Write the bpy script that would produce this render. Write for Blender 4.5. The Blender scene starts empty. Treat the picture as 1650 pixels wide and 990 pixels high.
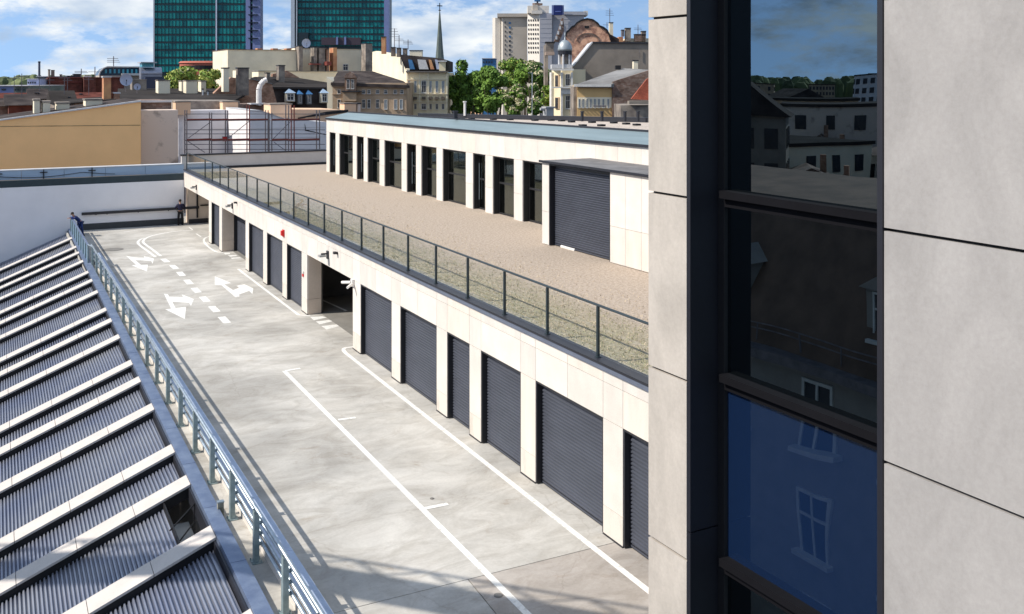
import bpy, math, random
from math import sin, cos, tan, atan, atan2, radians, pi, sqrt
from mathutils import Vector, Matrix
random.seed(7)
S = bpy.context.scene
C = S.collection

# ------------------------------------------------------------------ camera, light
TH = radians(27.4)          # the camera looks 27.4 degrees to the right of +Y
F = 1630.0; CX = 825.0; HY = 127.0; CH = 10.2
cam_d = bpy.data.cameras.new('camera'); cam = bpy.data.objects.new('camera', cam_d); C.objects.link(cam)
cam.location = (0, 0, CH); cam.rotation_euler = (pi/2, 0, -TH)
cam_d.sensor_width = 36.0; cam_d.lens = 36.0*F/1650.0; cam_d.shift_y = -(495.0-HY)/1650.0
cam_d.clip_start = 0.1; cam_d.clip_end = 6000
S.camera = cam
SUNV = Vector((-1.25, 0.30, 1.15)).normalized()      # towards the sun
sun_d = bpy.data.lights.new('sun', 'SUN'); sun = bpy.data.objects.new('sun', sun_d); C.objects.link(sun)
sun.rotation_euler = SUNV.to_track_quat('Z', 'Y').to_euler()
sun_d.energy = 3.9; sun_d.angle = radians(0.53); sun_d.color = (1.0, 0.93, 0.83)
S.view_settings.view_transform = 'Standard'; S.view_settings.look = 'None'
S.view_settings.exposure = 0.50; S.view_settings.gamma = 1.0; S.view_settings.use_curve_mapping = False
S.cycles.max_bounces = 8; S.cycles.use_denoising = True

W = bpy.data.worlds.new('World'); S.world = W; W.use_nodes = True
nt = W.node_tree; nt.nodes.clear()
def N(t, **k):
    n = nt.nodes.new(t)
    for a, b in k.items(): setattr(n, a, b)
    return n
def Lk(a, b): nt.links.new(a, b)
wo = N('ShaderNodeOutputWorld'); bg = N('ShaderNodeBackground'); bg.inputs['Strength'].default_value = 0.14
sky = N('ShaderNodeTexSky'); sky.sky_type = 'NISHITA'; sky.sun_disc = False
sky.sun_elevation = math.asin(SUNV.z); sky.sun_rotation = atan2(SUNV.x, SUNV.y)
sky.air_density = 1.15; sky.dust_density = 0.3; sky.ozone_density = 2.0
tc = N('ShaderNodeTexCoord')
lift = N('ShaderNodeVectorMath', operation='ADD'); lift.inputs[1].default_value = (0, 0, 0.30)
Lk(tc.outputs['Generated'], lift.inputs[0])
nrm = N('ShaderNodeVectorMath', operation='NORMALIZE'); Lk(lift.outputs[0], nrm.inputs[0]); Lk(nrm.outputs[0], sky.inputs[0])
mp = N('ShaderNodeMapping'); mp.inputs['Scale'].default_value = (1.0, 1.0, 2.6); mp.inputs['Location'].default_value = (0.75, 0.35, 0.1)
Lk(tc.outputs['Generated'], mp.inputs[0])
no = N('ShaderNodeTexNoise'); no.inputs['Scale'].default_value = 7.0; no.inputs['Detail'].default_value = 9.0; no.inputs['Roughness'].default_value = 0.62
Lk(mp.outputs[0], no.inputs['Vector'])
cr = N('ShaderNodeValToRGB'); cr.color_ramp.elements[0].position = 0.445; cr.color_ramp.elements[1].position = 0.55
Lk(no.outputs['Fac'], cr.inputs[0])
no2 = N('ShaderNodeTexNoise'); no2.inputs['Scale'].default_value = 11.0; no2.inputs['Detail'].default_value = 5.0
Lk(mp.outputs[0], no2.inputs['Vector'])
cc = N('ShaderNodeValToRGB'); cc.color_ramp.elements[0].position = 0.4; cc.color_ramp.elements[0].color = (2.2, 2.9, 3.9, 1)
cc.color_ramp.elements[1].position = 0.62; cc.color_ramp.elements[1].color = (4.9, 5.1, 5.2, 1)
Lk(no2.outputs['Fac'], cc.inputs[0])
mx = N('ShaderNodeMixRGB'); Lk(cr.outputs['Color'], mx.inputs[0]); Lk(sky.outputs[0], mx.inputs[1]); Lk(cc.outputs[0], mx.inputs[2])
Lk(mx.outputs[0], bg.inputs['Color']); Lk(bg.outputs[0], wo.inputs['Surface'])

# ------------------------------------------------------------------ measuring helpers (photo pixel -> place in the world)
def az(u): return TH + atan((u-CX)/F)
def G(u, v, z=0.0):                       # where the ray through a pixel meets the level z
    d = (CH-z)*F/(v-HY); t = (u-CX)/F
    return (d*(sin(TH)+t*cos(TH)), d*(cos(TH)-t*sin(TH)), z)
def XY(u, Y): return Y*tan(az(u))          # X of a pixel column on the plane Y
def YX(u, X): return X/tan(az(u))          # Y of a pixel column on the plane X
def ZV(u, v, X, Y):
    d = X*sin(TH)+Y*cos(TH); return CH-(v-HY)*d/F
def ZY(u, v, Y): return ZV(u, v, XY(u, Y), Y)

# ------------------------------------------------------------------ materials
_m = {}
def mat(name, col, rough=0.75, var=0.12, scale=2.0, bump=0.0, bscale=30.0, metal=0.0, col2=None, spec=0.4, stretch=None, lo=0.35, hi=0.65, dist=0.0):
    if name in _m: return _m[name]
    m = bpy.data.materials.new(name); m.use_nodes = True; t = m.node_tree
    b = t.nodes['Principled BSDF']; b.inputs['Roughness'].default_value = rough; b.inputs['Metallic'].default_value = metal
    b.inputs['Specular IOR Level'].default_value = spec
    c = t.nodes.new('ShaderNodeTexCoord'); mpn = t.nodes.new('ShaderNodeMapping')
    t.links.new(c.outputs['Object'], mpn.inputs[0])
    if stretch: mpn.inputs['Scale'].default_value = stretch
    n = t.nodes.new('ShaderNodeTexNoise'); n.inputs['Scale'].default_value = scale; n.inputs['Detail'].default_value = 8; n.inputs['Roughness'].default_value = 0.6; n.inputs['Distortion'].default_value = dist
    t.links.new(mpn.outputs[0], n.inputs['Vector'])
    r = t.nodes.new('ShaderNodeValToRGB'); r.color_ramp.elements[0].position = lo; r.color_ramp.elements[1].position = hi
    a = col2 if col2 else tuple(x*(1-var) for x in col); bb = col if col2 else tuple(min(1, x*(1+var*0.6)) for x in col)
    r.color_ramp.elements[0].color = (*a, 1); r.color_ramp.elements[1].color = (*bb, 1)
    t.links.new(n.outputs['Fac'], r.inputs[0])
    gn = t.nodes.new('ShaderNodeTexNoise'); gn.inputs['Scale'].default_value = 28.0; gn.inputs['Detail'].default_value = 5; gn.inputs['Roughness'].default_value = 0.8
    t.links.new(c.outputs['Object'], gn.inputs['Vector'])
    gr = t.nodes.new('ShaderNodeValToRGB'); gr.color_ramp.elements[0].position = 0.3; gr.color_ramp.elements[1].position = 0.7
    gr.color_ramp.elements[0].color = (0.90, 0.895, 0.89, 1); gr.color_ramp.elements[1].color = (1.06, 1.06, 1.06, 1); t.links.new(gn.outputs['Fac'], gr.inputs[0])
    ml = t.nodes.new('ShaderNodeMixRGB'); ml.blend_type = 'MULTIPLY'; ml.inputs[0].default_value = 1.0
    t.links.new(r.outputs[0], ml.inputs[1]); t.links.new(gr.outputs[0], ml.inputs[2]); t.links.new(ml.outputs[0], b.inputs['Base Color'])
    if bump:
        n2 = t.nodes.new('ShaderNodeTexNoise'); n2.inputs['Scale'].default_value = bscale; n2.inputs['Detail'].default_value = 4
        t.links.new(c.outputs['Object'], n2.inputs['Vector'])
        bp = t.nodes.new('ShaderNodeBump'); bp.inputs['Strength'].default_value = bump; bp.inputs['Distance'].default_value = 0.02
        t.links.new(n2.outputs['Fac'], bp.inputs['Height']); t.links.new(bp.outputs[0], b.inputs['Normal'])
    _m[name] = m; return m
def glass(name, tint, refl, wob=0.0, base=(0.0, 0.0, 0.0), opaque=False, rcol=(1, 1, 1)):
    if name in _m: return _m[name]
    m = bpy.data.materials.new(name); m.use_nodes = True; t = m.node_tree; t.nodes.clear()
    o = t.nodes.new('ShaderNodeOutputMaterial'); mixn = t.nodes.new('ShaderNodeMixShader'); gl = t.nodes.new('ShaderNodeBsdfGlossy')
    gl.inputs['Roughness'].default_value = 0.0; gl.inputs['Color'].default_value = (*rcol, 1)
    if opaque:
        tr = t.nodes.new('ShaderNodeBsdfDiffuse'); tr.inputs['Color'].default_value = (*base, 1)
    else:
        tr = t.nodes.new('ShaderNodeBsdfTransparent'); tr.inputs['Color'].default_value = (*tint, 1)
    lw = t.nodes.new('ShaderNodeLayerWeight'); pw = t.nodes.new('ShaderNodeMath'); pw.operation = 'POWER'; pw.inputs[1].default_value = 5.0
    t.links.new(lw.outputs['Facing'], pw.inputs[0])
    mr = t.nodes.new('ShaderNodeMapRange'); mr.inputs['To Min'].default_value = refl; mr.inputs['To Max'].default_value = 1.0
    t.links.new(pw.outputs[0], mr.inputs['Value']); t.links.new(mr.outputs[0], mixn.inputs[0])
    t.links.new(tr.outputs[0], mixn.inputs[1]); t.links.new(gl.outputs[0], mixn.inputs[2]); t.links.new(mixn.outputs[0], o.inputs['Surface'])
    if wob:
        c = t.nodes.new('ShaderNodeTexCoord'); n2 = t.nodes.new('ShaderNodeTexNoise'); n2.inputs['Scale'].default_value = 0.9; n2.inputs['Detail'].default_value = 1
        t.links.new(c.outputs['Object'], n2.inputs['Vector'])
        bp = t.nodes.new('ShaderNodeBump'); bp.inputs['Strength'].default_value = 1.0; bp.inputs['Distance'].default_value = wob
        t.links.new(n2.outputs['Fac'], bp.inputs['Height']); t.links.new(bp.outputs[0], gl.inputs['Normal'])
    _m[name] = m; return m

def deck_mat(name, tone):
    m = bpy.data.materials.new(name); m.use_nodes = True; t = m.node_tree; b = t.nodes['Principled BSDF']
    b.inputs['Roughness'].default_value = 0.8; b.inputs['Specular IOR Level'].default_value = 0.3
    c = t.nodes.new('ShaderNodeTexCoord')
    def noise(sc, det, ro, stretch=(1, 1, 1), rot=0, dist=0):
        mm = t.nodes.new('ShaderNodeMapping'); mm.inputs['Scale'].default_value = stretch; mm.inputs['Rotation'].default_value = (0, 0, rot)
        t.links.new(c.outputs['Object'], mm.inputs[0])
        n = t.nodes.new('ShaderNodeTexNoise'); n.inputs['Scale'].default_value = sc; n.inputs['Detail'].default_value = det; n.inputs['Roughness'].default_value = ro
        n.inputs['Distortion'].default_value = dist
        t.links.new(mm.outputs[0], n.inputs['Vector']); return n
    def ramp(src, p0, p1, c0, c1):
        r = t.nodes.new('ShaderNodeValToRGB'); r.color_ramp.elements[0].position = p0; r.color_ramp.elements[1].position = p1
        r.color_ramp.elements[0].color = (*c0, 1); r.color_ramp.elements[1].color = (*c1, 1); t.links.new(src, r.inputs[0]); return r
    def mul(a, bb, f=1.0, ty='MULTIPLY'):
        x = t.nodes.new('ShaderNodeMixRGB'); x.blend_type = ty; x.inputs[0].default_value = f
        t.links.new(a, x.inputs[1]); t.links.new(bb, x.inputs[2]); return x.outputs[0]
    g = lambda k: tuple(a*k for a in tone)
    r1 = ramp(noise(0.23, 8, 0.6, dist=0.6).outputs['Fac'], 0.36, 0.62, g(0.70), g(1.08))
    r2 = ramp(noise(0.9, 9, 0.7, (0.7, 1.2, 1), 0.15, 1.2).outputs['Fac'], 0.38, 0.58, (0.80, 0.785, 0.765), (1, 1, 1))
    r3 = ramp(noise(14, 6, 0.7).outputs['Fac'], 0.3, 0.7, (0.92, 0.92, 0.92), (1.05, 1.05, 1.05))
    r4 = ramp(noise(0.55, 10, 0.75, dist=1.5).outputs['Fac'], 0.58, 0.72, (1, 1, 1), (0.74, 0.67, 0.60))
    r5 = ramp(noise(0.33, 7, 0.65, (1.5, .6, 1), 0.5, 1.0).outputs['Fac'], 0.60, 0.70, (1, 1, 1), (1.12, 1.12, 1.13))
    vo = t.nodes.new('ShaderNodeTexVoronoi'); vo.feature = 'DISTANCE_TO_EDGE'; vo.inputs['Scale'].default_value = 0.16
    wn = noise(1.6, 6, 0.6); va = t.nodes.new('ShaderNodeMixRGB'); va.blend_type = 'ADD'; va.inputs[0].default_value = 0.5
    t.links.new(c.outputs['Object'], va.inputs[1]); t.links.new(wn.outputs['Color'], va.inputs[2]); t.links.new(va.outputs[0], vo.inputs['Vector'])
    r6 = ramp(vo.outputs['Distance'], 0.0, 0.0035, (0.88, 0.87, 0.86), (1, 1, 1))
    out = mul(mul(mul(mul(mul(r1.outputs[0], r2.outputs[0]), r3.outputs[0]), r4.outputs[0]), r5.outputs[0]), r6.outputs[0])
    t.links.new(out, b.inputs['Base Color'])
    bp = t.nodes.new('ShaderNodeBump'); bp.inputs['Strength'].default_value = 0.25; bp.inputs['Distance'].default_value = 0.01
    t.links.new(noise(50, 3, 0.5).outputs['Fac'], bp.inputs['Height']); t.links.new(bp.outputs[0], b.inputs['Normal'])
    return m
def gravel_mat(name):
    m = bpy.data.materials.new(name); m.use_nodes = True; t = m.node_tree; b = t.nodes['Principled BSDF']; b.inputs['Roughness'].default_value = 0.95
    b.inputs['Specular IOR Level'].default_value = 0.1
    c = t.nodes.new('ShaderNodeTexCoord')
    n1 = t.nodes.new('ShaderNodeTexNoise'); n1.inputs['Scale'].default_value = 11.0; n1.inputs['Detail'].default_value = 7; n1.inputs['Roughness'].default_value = 0.85
    t.links.new(c.outputs['Object'], n1.inputs['Vector'])
    rs = []
    for cols in (((0.265, 0.212, 0.165), (0.54, 0.455, 0.375)), ((0.22, 0.19, 0.13), (0.46, 0.405, 0.30))):
        r = t.nodes.new('ShaderNodeValToRGB'); r.color_ramp.elements[0].position = 0.36; r.color_ramp.elements[1].position = 0.62
        r.color_ramp.elements[0].color = (*cols[0], 1); r.color_ramp.elements[1].color = (*cols[1], 1); t.links.new(n1.outputs['Fac'], r.inputs[0]); rs.append(r)
    sx = t.nodes.new('ShaderNodeSeparateXYZ'); t.links.new(c.outputs['Object'], sx.inputs[0])
    n2 = t.nodes.new('ShaderNodeTexNoise'); n2.inputs['Scale'].default_value = 0.7; n2.inputs['Detail'].default_value = 9; t.links.new(c.outputs['Object'], n2.inputs['Vector'])
    a = t.nodes.new('ShaderNodeMath'); a.operation = 'MULTIPLY_ADD'; a.inputs[1].default_value = 4.5; t.links.new(n2.outputs['Fac'], a.inputs[0]); t.links.new(sx.outputs['X'], a.inputs[2])
    mr = t.nodes.new('ShaderNodeMapRange'); mr.inputs['From Min'].default_value = 15.6; mr.inputs['From Max'].default_value = 17.8
    t.links.new(a.outputs[0], mr.inputs['Value'])
    x = t.nodes.new('ShaderNodeMixRGB'); t.links.new(mr.outputs[0], x.inputs[0]); t.links.new(rs[1].outputs[0], x.inputs[1]); t.links.new(rs[0].outputs[0], x.inputs[2])
    t.links.new(x.outputs[0], b.inputs['Base Color'])
    bp = t.nodes.new('ShaderNodeBump'); bp.inputs['Strength'].default_value = 0.7; bp.inputs['Distance'].default_value = 0.04
    t.links.new(n1.outputs['Fac'], bp.inputs['Height']); t.links.new(bp.outputs[0], b.inputs['Normal'])
    return m
def tower_glass(name, ca, cb, wx, wz):
    m = bpy.data.materials.new(name); m.use_nodes = True; t = m.node_tree; b = t.nodes['Principled BSDF']
    b.inputs['Roughness'].default_value = 0.25; b.inputs['Specular IOR Level'].default_value = 0.25
    c = t.nodes.new('ShaderNodeTexCoord'); mpn = t.nodes.new('ShaderNodeMapping'); mpn.inputs['Scale'].default_value = (1/wx, 0.001, 1/wz)
    t.links.new(c.outputs['Object'], mpn.inputs[0])
    f = t.nodes.new('ShaderNodeVectorMath'); f.operation = 'FLOOR'; t.links.new(mpn.outputs[0], f.inputs[0])
    w = t.nodes.new('ShaderNodeTexWhiteNoise'); w.noise_dimensions = '3D'; t.links.new(f.outputs[0], w.inputs['Vector'])
    n = t.nodes.new('ShaderNodeTexNoise'); n.inputs['Scale'].default_value = 0.35; t.links.new(f.outputs[0], n.inputs['Vector'])
    ad = t.nodes.new('ShaderNodeMath'); ad.operation = 'MULTIPLY_ADD'; ad.inputs[1].default_value = 0.35
    t.links.new(w.outputs['Value'], ad.inputs[0]); t.links.new(n.outputs['Fac'], ad.inputs[2])
    r = t.nodes.new('ShaderNodeValToRGB'); r.color_ramp.elements[0].position = 0.5; r.color_ramp.elements[1].position = 0.9
    r.color_ramp.elements[0].color = (*ca, 1); r.color_ramp.elements[1].color = (*cb, 1); t.links.new(ad.outputs[0], r.inputs[0])
    t.links.new(r.outputs[0], b.inputs['Base Color']); return m
def brick_mat(name, c1, c2, mort, sc):
    if name in _m: return _m[name]
    m = bpy.data.materials.new(name); m.use_nodes = True; t = m.node_tree; b = t.nodes['Principled BSDF']; b.inputs['Roughness'].default_value = 0.9
    c = t.nodes.new('ShaderNodeTexCoord'); sp = t.nodes.new('ShaderNodeSeparateXYZ'); cb = t.nodes.new('ShaderNodeCombineXYZ')
    t.links.new(c.outputs['Object'], sp.inputs[0]); ad = t.nodes.new('ShaderNodeMath'); t.links.new(sp.outputs['X'], ad.inputs[0]); t.links.new(sp.outputs['Y'], ad.inputs[1])
    t.links.new(ad.outputs[0], cb.inputs['X']); t.links.new(sp.outputs['Z'], cb.inputs['Y'])
    br = t.nodes.new('ShaderNodeTexBrick'); br.inputs['Scale'].default_value = sc; br.inputs['Color1'].default_value = (*c1, 1); br.inputs['Color2'].default_value = (*c2, 1)
    br.inputs['Mortar'].default_value = (*mort, 1); br.inputs['Mortar Size'].default_value = 0.015; t.links.new(cb.outputs[0], br.inputs['Vector'])
    n = t.nodes.new('ShaderNodeTexNoise'); n.inputs['Scale'].default_value = 0.6; n.inputs['Detail'].default_value = 9; n.inputs['Roughness'].default_value = 0.7; t.links.new(c.outputs['Object'], n.inputs['Vector'])
    r = t.nodes.new('ShaderNodeValToRGB'); r.color_ramp.elements[0].position = 0.38; r.color_ramp.elements[1].position = 0.62
    r.color_ramp.elements[0].color = (0.45, 0.42, 0.40, 1); r.color_ramp.elements[1].color = (1.1, 1.1, 1.1, 1); t.links.new(n.outputs['Fac'], r.inputs[0])
    x = t.nodes.new('ShaderNodeMixRGB'); x.blend_type = 'MULTIPLY'; x.inputs[0].default_value = 1; t.links.new(br.outputs['Color'], x.inputs[1]); t.links.new(r.outputs[0], x.inputs[2])
    t.links.new(x.outputs[0], b.inputs['Base Color']); _m[name] = m; return m

CLAD = mat('pale cladding', (0.63, 0.59, 0.54), 0.7, 0.07, 1.3, 0.05, 60)
CLADS = [CLAD, mat('pale cladding warm', (0.665, 0.605, 0.54), 0.7, 0.08, 2.2, 0.05, 60, stretch=(1, 1, .25)), mat('pale cladding cool', (0.635, 0.595, 0.55), 0.7, 0.09, 1.7, 0.05, 60, stretch=(1, 1, .3)), mat('pale cladding light', (0.69, 0.64, 0.585), 0.7, 0.06, 1.7, 0.05, 60)]
CLADB = mat('tan cladding', (0.66, 0.55, 0.45), 0.8, 0.08, 1.3)
STONE = mat('near stone', (0.46, 0.42, 0.375), 0.75, 0.14, 1.6, 0.03, 90, stretch=(1, 1, 0.5), dist=1.5)
STONEG = mat('near grey stone', (0.345, 0.33, 0.32), 0.75, 0.15, 1.3, 0.03, 90, stretch=(1.2, 1.2, 0.7), dist=1.6, lo=.3, hi=.7)
WHITEW = mat('white render', (0.88, 0.86, 0.87), 0.85, 0.05, 0.5, 0.03, 20)
GREYW = mat('grey render', (0.60, 0.57, 0.54), 0.85, 0.08, 0.7)
ANTH = mat('anthracite metal', (0.018, 0.019, 0.026), 0.45, 0.15, 3, spec=0.5)
ANTH2 = mat('anthracite jamb', (0.014, 0.015, 0.021), 0.42, 0.25, 1.2, spec=0.5, stretch=(1, 1, .3))
BLACK = mat('black paint', (0.008, 0.008, 0.010), 0.6, 0.1, 3)
SHUT = mat('shutter slate', (0.075, 0.083, 0.108), 0.42, 0.12, 0.8, metal=0.25, stretch=(1, 1, 3))
ZINC = mat('zinc capping', (0.24, 0.30, 0.42), 0.45, 0.18, 2.2, metal=0.5, col2=(0.15, 0.20, 0.32))
LZINC = mat('light zinc capping', (0.42, 0.50, 0.64), 0.5, 0.12, 2, metal=0.3)
GALV = mat('galvanised steel', (0.50, 0.57, 0.63), 0.38, 0.2, 5, metal=0.7, col2=(0.34, 0.41, 0.46))
GALVP = mat('galvanised post', (0.34, 0.42, 0.43), 0.5, 0.3, 4, metal=0.4, col2=(0.22, 0.29, 0.30))
ZROOF = mat('zinc roof edge', (0.24, 0.31, 0.33), 0.5, 0.15, 0.6, metal=0.3, stretch=(3, .3, 1))
RIBW = mat('pale rib capping', (0.56, 0.52, 0.485), 0.7, 0.06, 2)
SHEET = mat('trapezoid sheet', (0.33, 0.345, 0.39), 0.38, 0.2, 0.5, metal=0.5, col2=(0.22, 0.245, 0.33))
PAINT = mat('road paint', (0.76, 0.75, 0.715), 0.75, 0.1, 9, col2=(0.56, 0.54, 0.50), lo=0.34, hi=0.47)
DECK = deck_mat('concrete deck', (0.535, 0.515, 0.475)); DECKD = deck_mat('older concrete deck', (0.47, 0.43, 0.39))
GRAV = gravel_mat('gravel and moss'); GRAV2 = mat('roof gravel', (0.60, 0.52, 0.45), 0.95, 0.3, 7, 0.5, 20, col2=(0.38, 0.32, 0.27))
GLB = glass('balustrade glass', (0.98, 0.99, 0.975), 0.035)
GLN = glass('window glass', (0.07, 0.095, 0.085), 0.23, 0.004, rcol=(0.62, 0.84, 1.0))
GLBLUE = glass('blue enamel glass', (0, 0, 0), 0.13, 0.006, (0.005, 0.014, 0.043), True, (0.7, 0.88, 1.0))
GLW = glass('terrace glass', (0.20, 0.22, 0.21), 0.16, 0.004, rcol=(0.9, 1, 0.95))
DARKR = mat('tar roof', (0.045, 0.040, 0.038), 1.0, 0.35, 0.25, spec=0.05)
DARKR2 = mat('slate roof', (0.085, 0.07, 0.065), 0.95, 0.5, 0.5, col2=(0.03, 0.025, 0.025), spec=0.08)
PANE = mat('dark window pane', (0.03, 0.035, 0.045), 0.2, 0.4, 0.4, spec=0.5)
PANEL_ = mat('light window pane', (0.25, 0.30, 0.34), 0.3, 0.4, 0.4)
WFR = mat('white window frame', (0.66, 0.64, 0.60), 0.6)
RUST = mat('rusty red paint', (0.20, 0.045, 0.035), 0.7, 0.3, 2)
STEEL = mat('scaffold steel', (0.20, 0.18, 0.19), 0.5, 0.3, 4, metal=0.4)
TAR = mat('tarmac', (0.06, 0.058, 0.055), 0.9, 0.2, 0.05)

# ------------------------------------------------------------------ mesh helpers
class MB:
    def __init__(s): s.v = []; s.f = []; s.m = []
    def add(s, vs, fs, m=0):
        k = len(s.v); s.v += [tuple(x) for x in vs]; s.f += [tuple(i+k for i in f) for f in fs]; s.m += [m]*len(fs); return s
    def box(s, x0, y0, z0, x1, y1, z1, m=0):
        if x0 > x1: x0, x1 = x1, x0
        if y0 > y1: y0, y1 = y1, y0
        if z0 > z1: z0, z1 = z1, z0
        v = [(x0,y0,z0),(x1,y0,z0),(x1,y1,z0),(x0,y1,z0),(x0,y0,z1),(x1,y0,z1),(x1,y1,z1),(x0,y1,z1)]
        return s.add(v, [(0,3,2,1),(4,5,6,7),(0,1,5,4),(1,2,6,5),(2,3,7,6),(3,0,4,7)], m)
    def prism(s, poly, fn0, fn1, m=0):       # poly in 2D, two maps to 3D
        n = len(poly); a = [fn0(*p) for p in poly]; b = [fn1(*p) for p in poly]
        return s.add(a+b, [tuple(range(n))[::-1], tuple(range(n, 2*n))]+[(i, (i+1) % n, n+(i+1) % n, n+i) for i in range(n)], m)
    def tube(s, p0, p1, r, n=8, r1=None, m=0, caps=True):
        p0 = Vector(p0); p1 = Vector(p1); d = (p1-p0)
        if d.length < 1e-6: return s
        d.normalize(); a = d.orthogonal().normalized(); b = d.cross(a); r1 = r if r1 is None else r1
        v = [p0+(a*cos(2*pi*i/n)+b*sin(2*pi*i/n))*r for i in range(n)]+[p1+(a*cos(2*pi*i/n)+b*sin(2*pi*i/n))*r1 for i in range(n)]
        f = [(i, (i+1) % n, n+(i+1) % n, n+i) for i in range(n)]
        if caps: f += [tuple(range(n))[::-1], tuple(range(n, 2*n))]
        return s.add(v, f, m)
    def path(s, pts, r, n=6, m=0):
        for a, b in zip(pts, pts[1:]): s.tube(a, b, r, n, m=m)
        return s
    def lathe(s, prof, cx=0, cy=0, n=16, m=0):
        k = len(prof); v = []
        for r, z in prof: v += [(cx+r*cos(2*pi*i/n), cy+r*sin(2*pi*i/n), z) for i in range(n)]
        f = [(j*n+i, j*n+(i+1) % n, (j+1)*n+(i+1) % n, (j+1)*n+i) for j in range(k-1) for i in range(n)]
        f += [tuple(range(n))[::-1], tuple(range((k-1)*n, k*n))]
        return s.add(v, f, m)
    def strip(s, pts, w, z, m=0):            # flat painted line
        P = [Vector((p[0], p[1])) for p in pts]; L = []; R = []
        for i, p in enumerate(P):
            a = P[max(0, i-1)]; b = P[min(len(P)-1, i+1)]; d = (b-a).normalized(); n = Vector((-d.y, d.x))*w/2
            L.append(p+n); R.append(p-n)
        k = len(P); v = [(q.x, q.y, z) for q in L]+[(q.x, q.y, z) for q in R]
        return s.add(v, [(i+k, i+1+k, i+1, i) for i in range(k-1)], m)
    def mesh(s, name, mats, smooth=False, bevel=0):
        me = bpy.data.meshes.new(name); me.from_pydata(s.v, [], s.f)
        for q in (mats if isinstance(mats, (list, tuple)) else [mats]): me.materials.append(q)
        me.polygons.foreach_set('material_index', s.m)
        if smooth: me.polygons.foreach_set('use_smooth', [True]*len(s.f))
        me.update(); return me
    def build(s, name, mats, parent=None, smooth=False, kind=None, loc=None):
        o = bpy.data.objects.new(name, s.mesh(name, mats, smooth)); C.objects.link(o)
        if parent: o.parent = parent
        if loc: o.location = loc
        if kind: o['kind'] = kind
        return o
def inst(me, name, parent, loc=(0, 0, 0), rz=0, sc=None):
    o = bpy.data.objects.new(name, me); C.objects.link(o); o.parent = parent; o.location = loc; o.rotation_euler = (0, 0, rz)
    if sc: o.scale = sc
    return o
def tag(o, label, cat, group=None):
    o['label'] = label; o['category'] = cat
    if group: o['group'] = group
    return o
def thing(name, label, cat, loc=(0, 0, 0), rz=0, group=None):
    o = bpy.data.objects.new(name, None); C.objects.link(o); o.location = loc; o.rotation_euler = (0, 0, rz)
    return tag(o, label, cat, group)
def struct(o): o['kind'] = 'structure'; return o

# ================================================================== SETTING
g = MB(); g.add([(-4000, -4000, -12), (4000, -4000, -12), (4000, 4000, -12), (-4000, 4000, -12)], [(0, 1, 2, 3)]); struct(g.build('ground', TAR))

GX = 12.25; EY = 73.7; TZ = 3.83
# the parking deck: two pours of concrete with a joint between
d = MB(); d.box(4.62, 18.72, -0.5, 24, EY+6, 0); struct(d.build('parking_deck', DECK))
d = MB(); d.prism([(8.7, 18.70), (24, 18.70), (24, 2), (8.0, 2), (8.3, 12)], lambda x, y: (x, y, -0.5), lambda x, y: (x, y, 0.0)); struct(d.build('older_deck_slab', DECKD))
d = MB(); d.prism([(4.62, 18.70), (8.68, 18.70), (8.28, 12), (7.98, 2), (4.62, 2)], lambda x, y: (x, y, -0.5), lambda x, y: (x, y, 0.0)); struct(d.build('new_deck_slab', DECK))
d = MB(); d.box(4.70, 2, -8, 24, EY+6, -0.51); struct(d.build('deck_base_wall', GREYW))

# painted markings
def R7(*pts): return [G(200+x/5.2125, 350+y/5.2125) for x, y in pts]
mk_n = 0
def mark(name, pts, w, label, cat='road marking', group=None):
    m = MB().strip(pts, w, 0.004); return tag(m.build(name, PAINT), label, cat, group)
def smooth_pts(P, it=2):
    for _ in range(it):
        Q = [P[0]]
        for a, b in zip(P, P[1:]):
            Q += [tuple(a[i]*0.75+b[i]*0.25 for i in range(3)), tuple(a[i]*0.25+b[i]*0.75 for i in range(3))]
        P = Q+[P[-1]]
    return P
mark('edge_line', [G(583, 558)]+smooth_pts([G(570, 559), G(548, 562), G(572, 581)])+[G(1043, 951), G(1160, 1043)], 0.15, 'long white line beside the near roller doors, curling in at its far end')
m = MB(); m.strip([G(458, 598), G(850, 990), G(960, 1100)], 0.15, 0.004)
m.strip([G(460, 598), G(484, 594)], 0.15, 0.008); m.strip([G(545, 677), G(573, 673.5)], 0.15, 0.008); m.strip([G(684, 820), G(722, 812.5)], 0.15, 0.008)
tag(m.build('bay_line', PAINT), 'straight white line with three short ticks marking bays in mid deck', 'road marking')
mark('curved_line', smooth_pts(R7((264, 336), (190, 280), (125, 235), (112, 208), (140, 185), (175, 178))), 0.16, 'outer of the two white curved lines at the head of the dashed line')
mark('curved_line', smooth_pts(R7((308, 328), (235, 270), (165, 222), (155, 202), (190, 172), (260, 150), (350, 132), (460, 118), (580, 110))), 0.16, 'inner and longer white curved line sweeping towards the standing person')
mark('kerb_line', smooth_pts(R7((716, 163), (685, 172), (668, 190), (672, 212), (700, 245), (740, 275), (780, 297), (835, 298))), 0.14, 'white hooked line round the farthest narrow door')
mark('bay_outline', R7((1020, 434), (958, 436))+R7((1000, 470))+[G(481.4, 508), G(500, 509)], 0.14, 'white line painted in front of the three narrow doors beside the dark entrance')
mark('faint_line', R7((0, 127), (120, 108), (250, 95)), 0.10, 'thin faint line on the deck close to the white end wall')
mark('faint_line', R7((545, 85), (575, 108)), 0.10, 'short thin line on the deck at the standing person\'s feet')
mark('faint_line', R7((605, 140), (645, 166)), 0.10, 'short thin line on the deck before the far open bay')
cs = R7((345, 365), (420, 420), (478, 478), (540, 545), (605, 615), (677, 690), (757, 773), (842, 864))
words = ['farthest', 'second farthest', 'third farthest', 'fourth farthest', 'fourth nearest', 'third nearest', 'second nearest', 'nearest']
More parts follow.
